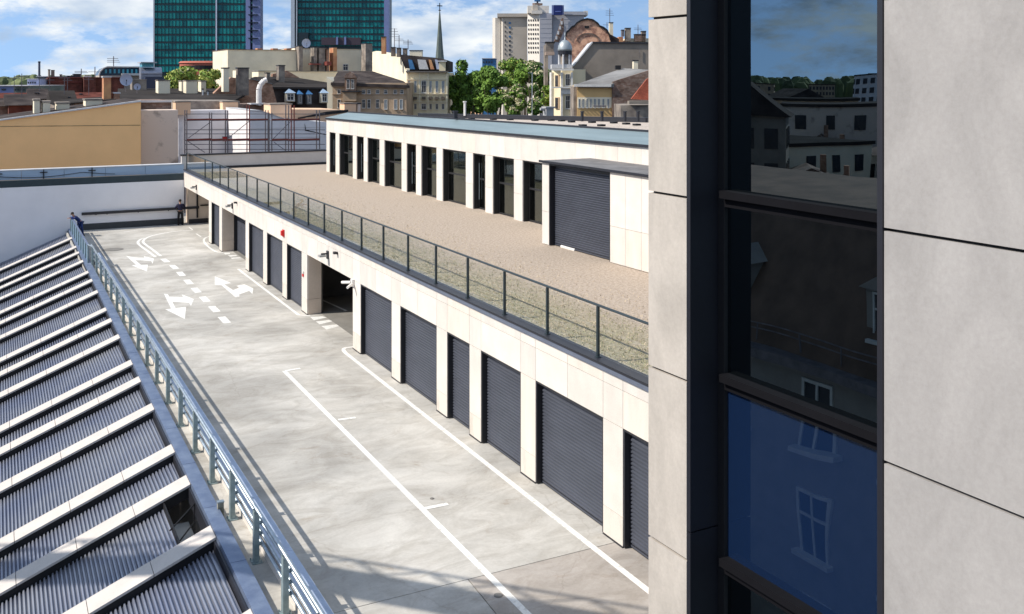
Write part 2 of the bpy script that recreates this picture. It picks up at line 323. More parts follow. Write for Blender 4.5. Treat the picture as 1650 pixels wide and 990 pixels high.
for i, c in enumerate(cs):
    a = Vector(cs[max(0, i-1)]); b = Vector(cs[min(7, i+1)]); dd = (b-a).normalized(); c = Vector(c)
    mark('lane_dash', [c-dd*0.62, c+dd*0.62], 0.32, words[i]+' of the eight white dashes along the centre line', group='dashes of the centre line')
def arrow(poly, label):
    P = R7(*poly); m = MB(); m.add([(x, y, 0.004) for x, y, z in P], [tuple(range(len(P)))[::-1]])
    tag(m.build('lane_arrow', PAINT), label, 'road marking', 'two-headed arrows painted on the deck')
arrow([(15, 325), (70, 338), (172, 343), (165, 328), (252, 350), (238, 395), (228, 370), (92, 362), (142, 402), (200, 400), (192, 458), (62, 405), (100, 402)], 'white two-headed lane arrow farthest from the camera, left of the curved lines')
arrow([(335, 645), (365, 648), (380, 670), (495, 672), (485, 650), (585, 690), (562, 748), (545, 722), (405, 712), (432, 765), (520, 755), (510, 858), (345, 775), (395, 770)], 'white two-headed lane arrow left of the dashes, closest to the railing')
arrow([(762, 498), (900, 556), (842, 566), (915, 615), (965, 595), (945, 578), (1010, 565), (1085, 600), (1078, 648), (1050, 622), (965, 652), (970, 668), (935, 674), (818, 574), (762, 570)], 'white two-headed lane arrow right of the dashes, pointing away from the camera')
def patch(px, label, name='hatch_mark'):
    m = MB(); P = [G(*p) for p in px]; m.add([(x, y, 0.004) for x, y, z in P], [tuple(range(len(P)))[::-1]]); tag(m.build(name, PAINT), label, 'road marking', 'short hatch marks at the garage entrances')
r3 = lambda x, y: (400+x/3.808, 300+y/3.808)
patch([r3(380, 805), r3(455, 800), r3(482, 808), r3(402, 824)], 'upper hatch mark on the ground at the dark entrance')
patch([r3(415, 832), r3(495, 822), r3(520, 830), r3(438, 850)], 'middle hatch mark on the ground at the dark entrance')
patch([r3(448, 860), r3(545, 850), r3(565, 858), r3(480, 882)], 'lower hatch mark on the ground at the dark entrance')
r7 = lambda x, y: (200+x/5.2125, 350+y/5.2125)
patch([r7(835, 302), r7(888, 302), r7(890, 312), r7(850, 316)], 'upper hatch mark on the ground before the far recessed door')
patch([r7(870, 322), r7(940, 318), r7(950, 328), r7(890, 334)], 'middle hatch mark on the ground before the far recessed door')
patch([r7(895, 342), r7(970, 338), r7(985, 346), r7(905, 352)], 'lower hatch mark on the ground before the far recessed door')
DKC = mat('manhole iron', (0.20, 0.19, 0.175), 0.7)
for (u, v, r, lab) in ((181.5, 402.5, 0.62, 'round grey manhole cover on the far deck near the railing'), (803, 960, 0.09, 'small round drain in the deck beside the bay line'), (696, 804, 0.05, 'tiny dark drain in the deck near the middle bay tick')):
    x, y, z = G(u, v); t = thing('manhole_cover' if r > .3 else 'deck_drain', lab, 'cover', (x, y, 0))
    MB().lathe([(r, 0.002), (r, 0.012), (r*0.9, 0.014)], n=24).build('rim', DKC, t)
    MB().lathe([(r*0.84, 0.004), (r*0.84, 0.02), (0.01, 0.022)], n=24).build('lid', DKC, t)

# ================================================================== GARAGE BUILDING
gar = thing('garage_building', 'long pale panel-clad garage wing with a row of dark roller doors below the gravel terrace', 'building')
DT = 2.6
ops = [('open', 299.6, 336.5), ('door', 340.8, 353.4), ('deep', 357.6, 395.7), ('door', 401, 424), ('door', 430.2, 455), ('door', 462.2, 486), ('entry', 495, 568.5),
       ('door', 581, 631), ('door', 645, 703.5), ('door', 720.5, 756.5), ('door', 775, 839), ('door', 863, 971.7), ('door', 1003.7, 1060)]
oy = []
for k, a, b in ops: oy.append((k, YX(b, GX), YX(a, GX)))      # y0 < y1
oy[0] = ('open', oy[0][1], EY-0.02)
NY0 = 5.0
oy.append(('door', 11.2, 13.2))
GAP = 0.012; TK = 0.06
DIRTY = mat('splashed cladding', (0.60, 0.555, 0.50), 0.8, 0.2, 1.6, 0.05, 60, stretch=(1, 1, .45), col2=(0.44, 0.40, 0.35), lo=.3, hi=.5)
def panel(y0, y1, z0, z1):
    MB().box(GX, y0+GAP/2, z0+GAP/2, GX+TK, y1-GAP/2, z1-GAP/2).build('panel', DIRTY if z1 < 1 else random.choice(CLADS), gar)
oy.sort(key=lambda a: a[1])
# piers
prev = NY0; piers = []
for k, a, b in oy:
    piers.append((prev, a)); prev = b
for a, b in piers:
    n = max(1, round((b-a)/1.5)); st = (b-a)/n
    for i in range(n):
        panel(a+i*st, a+(i+1)*st, 0.03, 0.66); panel(a+i*st, a+(i+1)*st, 0.66, DT)
    MB().box(GX+TK+0.002, a+0.02, 0, GX+0.34, b-0.02, DT+0.01).build('pier_core', CLADB, gar)
edges = [NY0]
for k, a, b in oy: edges += [a, b]
edges.append(EY)
for a, b in zip(edges, edges[1:]):
    if b-a < 0.1: continue
    n = max(1, round((b-a)/1.75)); st = (b-a)/n
    for i in range(n):
        panel(a+i*st, a+(i+1)*st, DT, 3.42); panel(a+i*st, a+(i+1)*st, 3.42, TZ-0.05)
w = MB(); w.box(GX+TK+0.002, NY0, DT+0.012, GX+0.3, EY, TZ-0.06); w.box(GX+0.3, NY0, 3.2, 30, EY+1.0, 3.60); w.build('roof_slab', GREYW, gar)
MB().box(GX-0.05, NY0, TZ-0.05, GX+0.32, EY, TZ+0.01).build('coping', ANTH, gar)
MB().box(GX-0.052, NY0, TZ-0.15, GX-0.012, EY, TZ-0.052).build('drip_edge', mat('blue grey flashing', (0.12, 0.14, 0.19), 0.5), gar)
def shutter_mesh(w, h, pitch=0.085):
    m = MB(); n = int(h/pitch); p = []
    for i in range(n):
        z = i*pitch; p += [(0.0, z), (-0.036, z+pitch*0.22), (-0.036, z+pitch*0.62), (0.0, z+pitch*0.9)]
    p.append((0, h)); k = len(p)
    m.add([(x, 0, z) for x, z in p]+[(x, w, z) for x, z in p], [(i, i+1, k+i+1, k+i) for i in range(k-1)]); return m
def roller(parent, x, y0, y1, z0, z1, rec=0.16, jam=ANTH2):
    d = bpy.data.objects.new('roller_door', None); C.objects.link(d); d.parent = parent; d.location = (x, y0, z0)
    W_ = y1-y0; H = z1-z0; f = MB()
    f.box(0.012, 0.006, 0, rec, 0.05, H); f.box(0.012, W_-0.05, 0, rec, W_-0.006, H); f.box(0.012, 0.05, H-0.05, rec, W_-0.05, H-0.004)
    f.box(rec, 0.0, 0, rec+0.06, 0.07, H-.004); f.box(rec, W_-0.07, 0, rec+0.06, W_, H-.004); f.box(rec, 0.07, H-0.13, rec+0.06, W_-0.07, H-0.052)
    f.build('frame', jam, d)
    s = shutter_mesh(W_-0.14, H-0.13).build('shutter_curtain', SHUT, d, loc=(rec+0.03, 0.07, 0))
    MB().box(rec, 0.075, 0.0, rec+0.028, W_-0.075, 0.07).build('bottom_bar', ANTH, d); return d
for k, a, b in oy:
    if k == 'door': roller(gar, GX, a, b, 0.02, DT)
    if k == 'deep': roller(gar, GX+0.70, a, b, 0.02, DT-0.05)
# side faces of the deep recess and of the dark entrance
for k, a, b in oy:
    if k in ('deep', 'entry'):
        dpt = 0.69 if k == 'deep' else 0.62
        for z0, z1 in ((0.01, 0.66), (0.672, DT)):
            MB().box(GX+0.342, b+0.004, z0, GX+dpt, b+0.10, z1).build('panel', CLADB, gar)
            MB().box(GX+0.342, a-0.10, z0, GX+dpt, a-0.004, z1).build('panel', CLADB, gar)
            MB().box(GX+TK+.002, b-0.018, z0, GX+dpt, b-0.002, z1).build('panel', CLADB, gar)
for a, b in piers: MB().box(GX-0.012, a+0.002, 0.0, GX+0.058, b-0.002, 0.029).build('plinth', ANTH, gar)
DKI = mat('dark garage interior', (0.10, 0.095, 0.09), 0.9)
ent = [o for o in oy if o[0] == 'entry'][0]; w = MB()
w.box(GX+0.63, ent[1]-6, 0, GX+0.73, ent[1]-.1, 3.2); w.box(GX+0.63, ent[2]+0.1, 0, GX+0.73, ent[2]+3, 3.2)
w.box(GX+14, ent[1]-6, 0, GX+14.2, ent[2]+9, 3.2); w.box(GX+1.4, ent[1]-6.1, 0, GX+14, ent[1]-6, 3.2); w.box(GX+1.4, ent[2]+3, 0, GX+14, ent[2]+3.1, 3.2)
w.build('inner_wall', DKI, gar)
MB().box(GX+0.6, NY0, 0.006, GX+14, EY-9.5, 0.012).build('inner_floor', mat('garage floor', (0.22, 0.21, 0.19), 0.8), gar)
mk = MB().strip([G(400+452/3.808, 300+700/3.808), G(400+602/3.808, 300+768/3.808)], 0.12, 0.016)
mk.build('painted_bay_line', PAINT, gar)
o_ = [o for o in oy if o[0] == 'open'][0]
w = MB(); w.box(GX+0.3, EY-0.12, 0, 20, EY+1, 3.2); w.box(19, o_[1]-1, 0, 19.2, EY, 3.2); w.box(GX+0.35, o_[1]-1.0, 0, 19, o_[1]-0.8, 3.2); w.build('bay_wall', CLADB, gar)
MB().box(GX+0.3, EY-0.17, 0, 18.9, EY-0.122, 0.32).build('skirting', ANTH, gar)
p = MB(); px = XY(318, EY-0.2); p.tube((px, EY-0.2, 0.4), (px, EY-0.2, 3.1), 0.06)
pr = []
for i in range(9):
    a = -pi/2+i*pi/16*1.05; pr.append((px+0.75+0.75*cos(a), EY-0.2, 1.95+0.7*sin(a)+0.0))
p.path([(px+0.2, EY-0.2, 1.25)]+pr+[(px+1.5, EY-0.2, 2.9)], 0.05); p.build('drain_pipe', BLACK, gar)
# fittings on the wall: lamps, cameras, signs (each could be unscrewed)
def lamp(u, v, lab):
    y = YX(u, GX); z = ZV(u, v, GX, y); t = thing('wall_lamp', lab, 'lamp', (GX, y, z), group='square lamps on the garage wall')
    MB().box(-0.30, -0.03, 0.10, -0.012, 0.03, 0.16).build('arm', ANTH, t)
    MB().box(-0.06, -0.10, -0.08, -0.005, 0.10, 0.24).build('back_plate', ANTH, t)
    MB().box(-0.40, -0.13, 0.02, -0.14, 0.13, 0.098).build('lamp_head', mat('grey plastic', (0.35, 0.35, 0.34), 0.5), t)
lamp(317, 304, 'dark bracket lamp on the wall over the far open bay'); lamp(375, 334, 'dark bracket lamp on the wall over the far recessed door'); lamp(529, 414, 'dark bracket lamp on the wall over the dark entrance')
def sensor(u, v, lab):
    y = YX(u, GX); z = ZV(u, v, GX, y); t = thing('motion_sensor', lab, 'sensor', (GX, y, z), group='small dark sensors on the garage wall')
    MB().box(-0.05, -0.05, -0.05, -0.002, 0.05, 0.05).build('mount', ANTH, t); MB().box(-0.17, -0.08, -0.03, -0.052, 0.08, 0.06).build('housing', ANTH, t)
sensor(382, 327, 'small dark sensor on the wall right of the lamp over the far recessed door'); sensor(544, 408, 'small dark sensor on the wall right of the lamp over the dark entrance')
RED = mat('red plastic', (0.65, 0.02, 0.02), 0.4, 0.05)
y = YX(457.5, GX); t = thing('alarm_sounder', 'red alarm sounder on the pale wall above the narrow doors', 'alarm', (GX, y, ZV(457.5, 376, GX, y)))
MB().box(-0.06, -0.13, -0.16, -0.002, 0.13, 0.16).build('back_box', RED, t); MB().box(-0.14, -0.09, -0.10, -0.062, 0.09, 0.12).build('siren', RED, t)
y = YX(489, GX); t = thing('call_point', 'small red and white call point on the pier left of the dark entrance', 'alarm', (GX, y, ZV(489, 442, GX, y)))
MB().box(-0.05, -0.07, -0.1, -0.002, 0.07, 0.02).build('red_box', RED, t); MB().box(-0.05, -0.07, 0.024, -0.002, 0.07, 0.13).build('sign_plate', WFR, t)
cw = mat('white plastic', (0.75, 0.73, 0.70), 0.4)
y = YX(570, GX); t = thing('security_camera', 'cluster of white security cameras on the corner right of the dark entrance', 'camera', (GX, y, ZV(570, 456, GX, y)))
MB().box(-0.10, -0.10, -0.12, -0.002, 0.10, 0.14).build('junction_box', cw, t)
MB().tube((-0.1, 0.05, 0.02), (-0.34, 0.38, -0.02), 0.055, 10).build('camera_barrel', cw, t); MB().tube((-0.1, -0.08, -0.02), (-0.34, -0.28, -0.10), 0.05, 10).build('camera_barrel', cw, t)
MB().tube((-0.341, 0.382, -0.02), (-0.355, 0.40, -0.022), 0.038, 10).build('lens', BLACK, t)

# terrace
tr = MB(); tr.box(GX+0.32, NY0, 3.601, 24, EY+1, 3.72); struct(tr.build('terrace_gravel', GRAV))
tf = MB(); rg = random.Random(3)
for i in range(30000):
    x = GX+0.4+abs(rg.gauss(0, 1))*1.8; y = rg.uniform(12, 60)
    if x > 21: continue
    s_ = rg.uniform(0.010, 0.030); a = rg.uniform(0, 6.3); h_ = s_*rg.uniform(0.7, 1.8)
    P = [(x+s_*cos(a+k*2.09), y+s_*sin(a+k*2.09), 3.719) for k in range(3)]+[(x+rg.uniform(-.02, .02), y+rg.uniform(-.02, .02), 3.72+h_)]
    tf.add(P, [(0, 1, 3), (1, 2, 3), (2, 0, 3)], (0 if x < 15.2 and rg.random() < 0.6 else 1))
o = tag(tf.build('sedum_tufts', [mat('moss', (0.40, 0.37, 0.24), 0.9, 0.5, 3, col2=(0.26, 0.24, 0.155)), mat('dry tuft', (0.60, 0.50, 0.37), 0.9, 0.4, 3, col2=(0.42, 0.34, 0.25))]), 'low dry sedum tufts over the terrace gravel behind the glass balustrade', 'ground cover'); o['kind'] = 'stuff'

# glass balustrade
bal = thing('glass_balustrade', 'glass balustrade with dark posts and handrail along the gravel terrace', 'balustrade', (GX+0.12, 0, TZ+0.01))
BG = mat('dark green steel', (0.025, 0.038, 0.045), 0.45)
by = [19.6+2.35*k for k in range(-3, 22)]; by[-1] = EY-0.35
me = MB().box(-0.03, -0.03, 0, 0.03, 0.03, 1.16).box(-0.05, -0.06, 0, 0.05, 0.06, 0.02).mesh('post', BG)
for y in by: inst(me, 'post', bal, (0, y, 0))
for a, b in zip(by, by[1:]):
    MB().box(0.0, 0.04, 0.06, 0.012, b-a-0.04, 1.13).build('glass_pane', GLB, bal, loc=(0, a, 0))
MB().tube((0, by[0]-1, 1.19), (0, EY-0.3, 1.19), 0.032, 8).build('handrail', BG, bal)
t = bal; 
# return pane at far end
ew = thing('terrace_end_wall', 'low grey wall with dark coping closing the far end of the gravel terrace', 'wall', (GX, EY+1.0, 3.6))
MB().box(0.0, 0, -1, 11.5, 0.3, 1.10).build('wall', GREYW, ew); MB().box(-0.05, -0.06, 1.102, 11.5, 0.36, 1.20).build('coping', ANTH, ew); MB().box(0.4, -0.05, 0.0, 11.5, -0.002, 0.28).build('skirting', ANTH, ew)

# ================================================================== WHITE END WALL, PIPE, ZINC PARAPET
ewl = thing('end_wall', 'tall white rendered wall closing the far end of the parking deck', 'wall', (0, EY, 0))
MB().box(-25, 0, -8, GX-0.01, 0.35, 3.08).build('wall', WHITEW, ewl); MB().box(5.0, -0.06, 0, GX-0.02, -0.002, 0.42).build('skirting', mat('dark skirting', (0.05, 0.055, 0.06), 0.6), ewl)
MB().box(-25, 0.05, 3.082, GX-0.02, 0.5, 3.52).build('shadow_gap', mat('recess shade dark', (0.03, 0.05, 0.06), 0.5), ewl)  # solid dark strip, the shade of a recess put into its colour
t = thing('wall_rail', 'dark handrail running along the white end wall', 'rail', (0, EY-0.14, 1.12))
MB().box(5.6, -0.05, -0.09, GX+1.0, 0.05, 0.09).build('rail', ANTH, t)
me = MB().box(-0.03, 0.051, -0.14, 0.03, 0.138, -0.02).mesh('bracket', ANTH)
for x in (6.5, 7.2, 9.2, 11.2): inst(me, 'bracket', t, (x, 0, 0))
zp = thing('zinc_parapet', 'light blue zinc parapet with a hanging cable above the white end wall', 'parapet', (0, EY+0.9, 3.5))
ZB = mat('light blue zinc', (0.40, 0.52, 0.66), 0.5, 0.12, 0.7, stretch=(.4, 1, 2))
for i in range(14):
    MB().box(-24+i*2.6, 0, 0, -24+(i+1)*2.6-0.02, 0.6, 0.60).build('panel', ZB, zp)
MB().box(-24, -0.04, 0.602, 12.3, 0.7, 0.66).build('coping', mat('pale coping', (0.6, 0.62, 0.65), 0.5), zp)
cp = MB(); P = []
for i in range(41):
    x = -1+i*0.22; P.append((x, -0.05, 0.38-0.22*abs(sin(x*0.55)) - 0.05))
cp.path(P, 0.02, 5); cp.build('cable', BLACK, zp)
for x in (0.6, 3.3, 6.3):
    MB().box(x, -0.10, -0.1, x+0.06, -0.045, 0.62).box(x-0.2, -0.10, 0.4, x+0.26, -0.05, 0.46).build('cable_bracket', ANTH, zp)

# ================================================================== HALL ROOF WITH RIBS
BX0, BW = 4.33, 0.33
hall = thing('hall_roof', 'sloping metal hall roof with pale ribs of uneven spacing left of the deck', 'roof', (BX0, 0, 0.10), -0.006)
SL = tan(radians(22.4)); RX = -13.0
b = MB(); b.box(0, 8, -0.55, BW, EY-0.03, 0.06); hb = b.build('blue_capping', ZINC, hall)
for i in range(22):
    y = 9.3+i*3.0; MB().box(-0.004, y, 0.055, BW+0.004, y+0.025, 0.066).build('capping_seam', ZINC, hall)
rib_uv = [(112, 366), (114.5, 381), (121.6, 395), (126, 404), (133, 417.6), (141, 435), (147, 448), (155.5, 466), (167.5, 494), (177, 511), (188, 537), (208, 578), (218, 605), (240, 648), (271, 714), (292, 764), (326, 846), (390, 980)]
rY = [G(u, v, 0.16)[1] for u, v in rib_uv]+[15.7, 13.5, 10.2]
RWd = 0.66; RH = 0.27
for i, y in enumerate(rY):
    y1 = y; y0 = y-RWd
    k0 = 0.0; x = -0.01; n = 0
    st = 1.30+0.0*i
    r = bpy.data.objects.new('rib', None); C.objects.link(r); r.parent = hall; r.location = (0, 0, 0)
    while x > RX:
        xe = max(RX, x-st); zz = lambda q: q*SL
        m = MB(); c_ = 0.007
        m.prism([(x, 0), (xe+c_*2, 0), (xe+c_*2, 1), (x, 1)], lambda a, bq: (a, y0, zz(a)+0.02+(bq-1)*0.06), lambda a, bq: (a, y1, zz(a)+0.02+(bq-1)*0.06))
        m.build('cap_plate', RIBW, r); x = xe
    m = MB(); m.prism([(-0.01, 0), (RX, 0), (RX, 1), (-0.01, 1)], lambda a, bq: (a, y0+0.02, a*SL-0.041-(1-bq)*RH), lambda a, bq: (a, y1-0.02, a*SL-0.041-(1-bq)*RH)); m.build('rib_side', BLACK, r)
for i in range(len(rY)-1):
    ya = rY[i+1]+0.0; yb = rY[i]-RWd; m = MB(); pitch = 0.095; L = (0-RX)/cos(radians(22.4)); n = int(L/pitch); P = []
    open_bay = (i == 15)
    x_end = -0.06 if not open_bay else -0.62
    for k in range(n):
        s0 = k*pitch
        for q, hh in ((0, 0), (0.40, 0), (0.50, 0.065), (0.88, 0.065)):
            xx = -(s0+q*pitch)*cos(radians(22.4)); 
            if xx > x_end: continue
            P.append((xx, xx*SL-RH-0.0+hh))
    k = len(P); m.add([(x, ya, z) for x, z in P]+[(x, yb, z) for x, z in P], [(j, j+1, k+j+1, k+j) for j in range(k-1)])
    m.build('trapezoid_sheet', SHEET, hall)
    MB().box(-0.055, ya, -0.42, -0.01, yb, -0.06).build('edge_flashing', ANTH, hall)
    if open_bay:
        q = MB(); q.box(-0.62, ya+0.02, -1.3, -0.06, yb-0.02, -0.9); q.build('gutter_floor', mat('pale concrete', (0.5, 0.49, 0.45), 0.8), hall)
        q = MB(); y_ = (ya+yb)/2-0.1
        q.box(-0.66, ya, -0.62, -0.625, yb, -0.33); q.build('sheet_edge', BLACK, hall)
        q = MB(); q.tube((-0.06, y_+.5, -0.12), (-0.72, y_-0.1, -0.40), 0.018, 6); q.tube((-0.06, y_+.5, -0.12), (-0.06, y_+.5, -0.55), 0.018, 6); q.tube((-0.06, y_+.5, -0.55), (-0.6, y_-0.4, -0.62), 0.018, 6)
        q.build('bracket', BLACK, hall)

# ================================================================== DECK RAILING
ra = thing('deck_railing', 'galvanised railing with wide posts and four round rails along the left edge of the deck', 'railing', (5.03, 0, 0))
py = [21.45+2.35*k for k in range(-5, 17)]
pm = MB().box(-0.055, -0.075, 0.02, 0.055, -0.062, 1.10).box(-0.055, 0.062, 0.02, 0.055, 0.075, 1.10).box(-0.055, -0.062, 0.02, -0.043, 0.062, 1.10)
pm.box(-0.10, -0.13, 0.0, 0.12, 0.13, 0.02)
for s_ in (-1, 1):
    for k in (-1, 1): pm.tube((0.09*k, 0.10*s_, 0.02), (0.09*k, 0.10*s_, 0.06), 0.014, 6)
pm = pm.mesh('post', GALVP)
bm_ = MB()
for z in (0.80, 0.58, 0.36): bm_.box(0.056, -0.03, z-0.02, 0.10, 0.03, z+0.02).tube((0.10, -0.045, z-.03), (0.135, -0.045, z-.03), 0.016, 6)
bm_ = bm_.mesh('rail_clamp', GALVP)
for y in py: inst(pm, 'post', ra, (0, y, 0)); inst(bm_, 'rail_clamp', ra, (0, y, 0))
MB().tube((0.0, py[0]-1, 1.14), (0.0, py[-1]+0.6, 1.14), 0.042, 10).build('top_tube', GALV, ra, smooth=True)
for z in (0.80, 0.58, 0.36): MB().tube((0.13, py[0]-1, z), (0.13, py[-1]+0.6, z), 0.036, 10).build('middle_tube', GALV, ra, smooth=True)
us_ = thing('deck_upstand', 'low pale upstand with a light blue metal capping between railing and deck', 'kerb', (5.22, 0, 0))
MB().box(0.02, py[0]-1, 0.0, 0.36, 61.0, 0.385).build('upstand', CLAD, us_)
yy = py[0]-1
while yy < 61: MB().box(0, yy, 0.386, 0.39, min(61.02, yy+2.99), 0.44).build('capping', LZINC, us_); yy += 3.0
fy0 = py[-1]+0.6; fy1 = EY-1.2
fr = thing('end_railing', 'far section of blue-grey railing with upright bars where a person leans', 'railing', (4.86, 0, 0))
mm = MB().box(-0.03, -0.05, 0, 0.03, 0.05, 1.10).mesh('post', GALVP)
n = 9
for i in range(n): inst(mm, 'post', fr, (0, fy0+(fy1-fy0)*i/(n-1), 0))
MB().box(-0.05, fy0-0.05, 1.102, 0.05, fy1+0.05, 1.15).build('handrail', ZINC, fr); MB().box(0.032, fy0, 0.15, 0.05, fy1, 0.95).build('infill_plate', mat('blue steel plate', (0.16, 0.25, 0.34), 0.5), fr)
MB().tube((0.0, fy0, 1.13), (0.22, fy0-0.9, 1.13), 0.04, 8).build('linking_tube', GALV, fr)
MB().box(4.70, 8, 0.0, 4.98, EY-0.1, 0.05)
t = thing('duct_box', 'small weathered metal box standing between the blue capping and the railing', 'box', (4.83, G(356, 830)[1], 0))
MB().box(-0.07, -0.05, 0, 0.07, 0.05, 0.30).build('body', mat('weathered box', (0.28, 0.27, 0.22), 0.7, 0.5, 8), t); MB().box(-0.08, -0.06, 0.301, 0.08, 0.06, 0.33).build('lid', GALV, t)

# ================================================================== UPPER STOREY
A = Vector(G(873, 366, 3.7)[:2]); B = Vector(G(526, 277, 3.7)[:2]); aang = atan2(-(B.x-A.x), (B.y-A.y))
up = thing('upper_storey', 'single-storey pavilion with pale piers, tall dark windows and a zinc roof edge', 'building', (A.x, A.y, 3.7), aang)
def hit(u, off=0.0, org=A, ang=aang):            # local y along the facade plane (local x = off)
    d_ = Vector((sin(az(u)), cos(az(u)))); n_ = Vector((cos(ang), sin(ang))); a_ = Vector((-sin(ang), cos(ang))); o_ = org+n_*off
    s_ = o_.dot(n_)/d_.dot(n_); return (d_*s_-o_).dot(a_)
U = [(531, 540.7), (546.7, 568.5), (574.7, 586), (592.2, 611.5), (619.4, 647), (655.3, 670.3), (678.8, 703.3), (713.2, 750.5), (762, 782), (794, 828), (842, 885)]
uo = sorted([(hit(b), hit(a)) for a, b in U]); yL = -26.0; yR = hit(526)
z1f = lambda y: CH-3.7 - (2.50+(2.78-2.50)*(y-hit(1043))/(yR-hit(1043)))   # top of the fascia above the terrace
ztop = 2.92
def zw(y): return 2.92 if y < -5 else 2.92
edges = [yL]+[q for ab in uo for q in ab]+[yR]
def upanel(y0, y1, z0, z1): MB().box(0, y0+0.006, z0+0.006, 0.05, y1-0.006, z1-0.006).build('panel', random.choice(CLADS), up)
core = MB(); WT = 2.80
for i in range(0, len(edges)-1, 2):
    a, b = edges[i], edges[i+1]
    n = max(1, round((b-a)/1.3)); st = (b-a)/n
    for k in range(n): upanel(a+k*st, a+(k+1)*st, 0.0, 1.25); upanel(a+k*st, a+(k+1)*st, 1.25, WT)
    core.box(0.052, a+0.01, 0, 0.5, b-0.01, WT)
y = yL
while y < yR-0.05:
    ye = min(yR, y+1.55)
    m = MB(); za = z1f(y); zb_ = z1f(ye)
    m.prism([(y+0.005, WT+0.005), (ye-0.005, WT+0.005), (ye-0.005, zb_), (y+0.005, za)], lambda a, b: (0, a, b), lambda a, b: (0.05, a, b)); m.build('panel', random.choice(CLADS), up); y = ye
core.box(0.052, yL, WT+0.01, 0.6, yR, 3.6); core.build('wall_core', GREYW, up)
FW = mat('window frame dark', (0.02, 0.02, 0.022), 0.5)
for j, (a, b) in enumerate(uo):
    wn = bpy.data.objects.new('window', None); C.objects.link(wn); wn.parent = up; wn.location = (0, a, 0); w_ = b-a
    f = MB(); R_ = 0.38
    f.box(0.055, 0.011, 0, R_, 0.05, WT); f.box(0.055, w_-0.05, 0, R_, w_-0.011, WT); f.box(0.055, 0.05, WT-0.06, R_, w_-0.05, WT-0.002)
    for (p0, p1, q0, q1) in ((0.05, 0.12, 0, WT-.062), (w_-0.12, w_-0.05, 0, WT-.062), (0.12, w_-0.12, 0, 0.10), (0.12, w_-0.12, 1.48, 1.56), (0.12, w_-0.12, WT-0.14, WT-0.062)): f.box(R_-0.09, p0, q0, R_-0.01, p1, q1)
    f.build('window_frame', FW, wn)
    MB().box(R_-0.05, 0.12, 0.10, R_-0.04, w_-0.12, 1.48).build('pane', GLW, wn); MB().box(R_-0.05, 0.12, 1.56, R_-0.04, w_-0.12, WT-0.14).build('pane', GLW, wn)
    if j in (2, 5, 8, 10): MB().box(R_-0.13, w_-0.20, 0.5, R_-0.10, w_-0.17, 2.3).build('door_handle', GALV, wn)
# inside
rm = MB(); rm.box(5.2, yL, 0, 5.3, yR, 3.2); rm.box(0.6, yR-0.2, 0, 5.2, yR, 3.2); rm.build('inner_wall', mat('inner wall', (0.30, 0.27, 0.23), 0.9), up)
rm = MB(); rm.box(0.5, yL, -0.02, 5.2, yR, 0.03); rm.build('inner_floor', mat('inner floor', (0.2, 0.18, 0.15), 0.6), up)
BL = mat('window blind', (0.45, 0.52, 0.44), 0.8)
for j, (a, b) in enumerate(uo):
    if j % 3 != 1:
        q = MB()
        for k in range(5): q.box(0.9, a+0.15, 1.66+k*0.2, 0.93, b-0.12, 1.66+k*0.2+0.11)
        q.build('blind', BL, up)
# roof edge and roof
m = MB(); ya, yb = yL, yR+0.05
def zed(y): return z1f(y)
m.add([(-0.06, ya, zed(ya)+0.06), (-0.06, yb, zed(yb)+0.06), (1.25, yb-0.9, zed(yb)+0.42), (1.25, ya, zed(ya)+0.42), (-0.06, ya, zed(ya)+0.0), (-0.06, yb, zed(yb)+0.0), (1.25, yb-.9, zed(yb)), (1.25, ya, zed(ya))], [(0, 3, 2, 1), (0, 1, 5, 4), (1, 2, 6, 5), (3, 0, 4, 7), (2, 3, 7, 6)]); m.build('zinc_roof_edge', ZROOF, up)
m = MB(); m.add([(-0.09, ya, zed(ya)-0.05), (-0.09, yb, zed(yb)-0.05), (-0.09, yb, zed(yb)+0.052), (-0.09, ya, zed(ya)+0.052), (-0.063, ya, zed(ya)-0.05), (-0.063, yb, zed(yb)-0.05), (-0.063, yb, zed(yb)+0.052), (-0.063, ya, zed(ya)+0.052)], [(0, 3, 2, 1), (4, 5, 6, 7), (3, 7, 6, 2), (0, 1, 5, 4)]); m.build('gutter_edge', ANTH, up)
m = MB(); m.add([(1.25, ya, zed(ya)+0.40), (1.25, yb-.9, zed(yb)+0.40), (1.25, yb-.9, zed(yb)+0.50), (1.25, ya, zed(ya)+0.50), (1.40, ya, zed(ya)+0.40), (1.40, yb-1, zed(yb)+0.40), (1.40, yb-1, zed(yb)+0.50), (1.40, ya, zed(ya)+0.50)], [(0, 3, 2, 1), (4, 5, 6, 7), (3, 7, 6, 2)]); m.build('roof_kerb', ANTH, up)
cR, sR = cos(aang), sin(aang)
def loc2(X, Y): v_ = Vector((X-A.x, Y-A.y)); return (v_.x*cR+v_.y*sR, -v_.x*sR+v_.y*cR)
far = [loc2(*G(548, 179.5, 8.35)[:2]), loc2(*G(1043, 187, 8.35)[:2])]
dx = far[1][0]-far[0][0]; dy = far[1][1]-far[0][1]; far.append((far[1][0]+dx*1.5, far[1][1]+dy*1.5))
poly = [(1.41, ya), (1.41, min(far[0][1], yb-1.2)), far[1], far[2], (far[2][0], ya)]
zr = zed(0)+0.44
m = MB(); m.prism(poly, lambda a, b: (a, b, zed(b)+0.28), lambda a, b: (a, b, zed(b)+0.40)); m.build('roof_gravel', GRAV2, up)
m = MB(); p0 = poly[1]
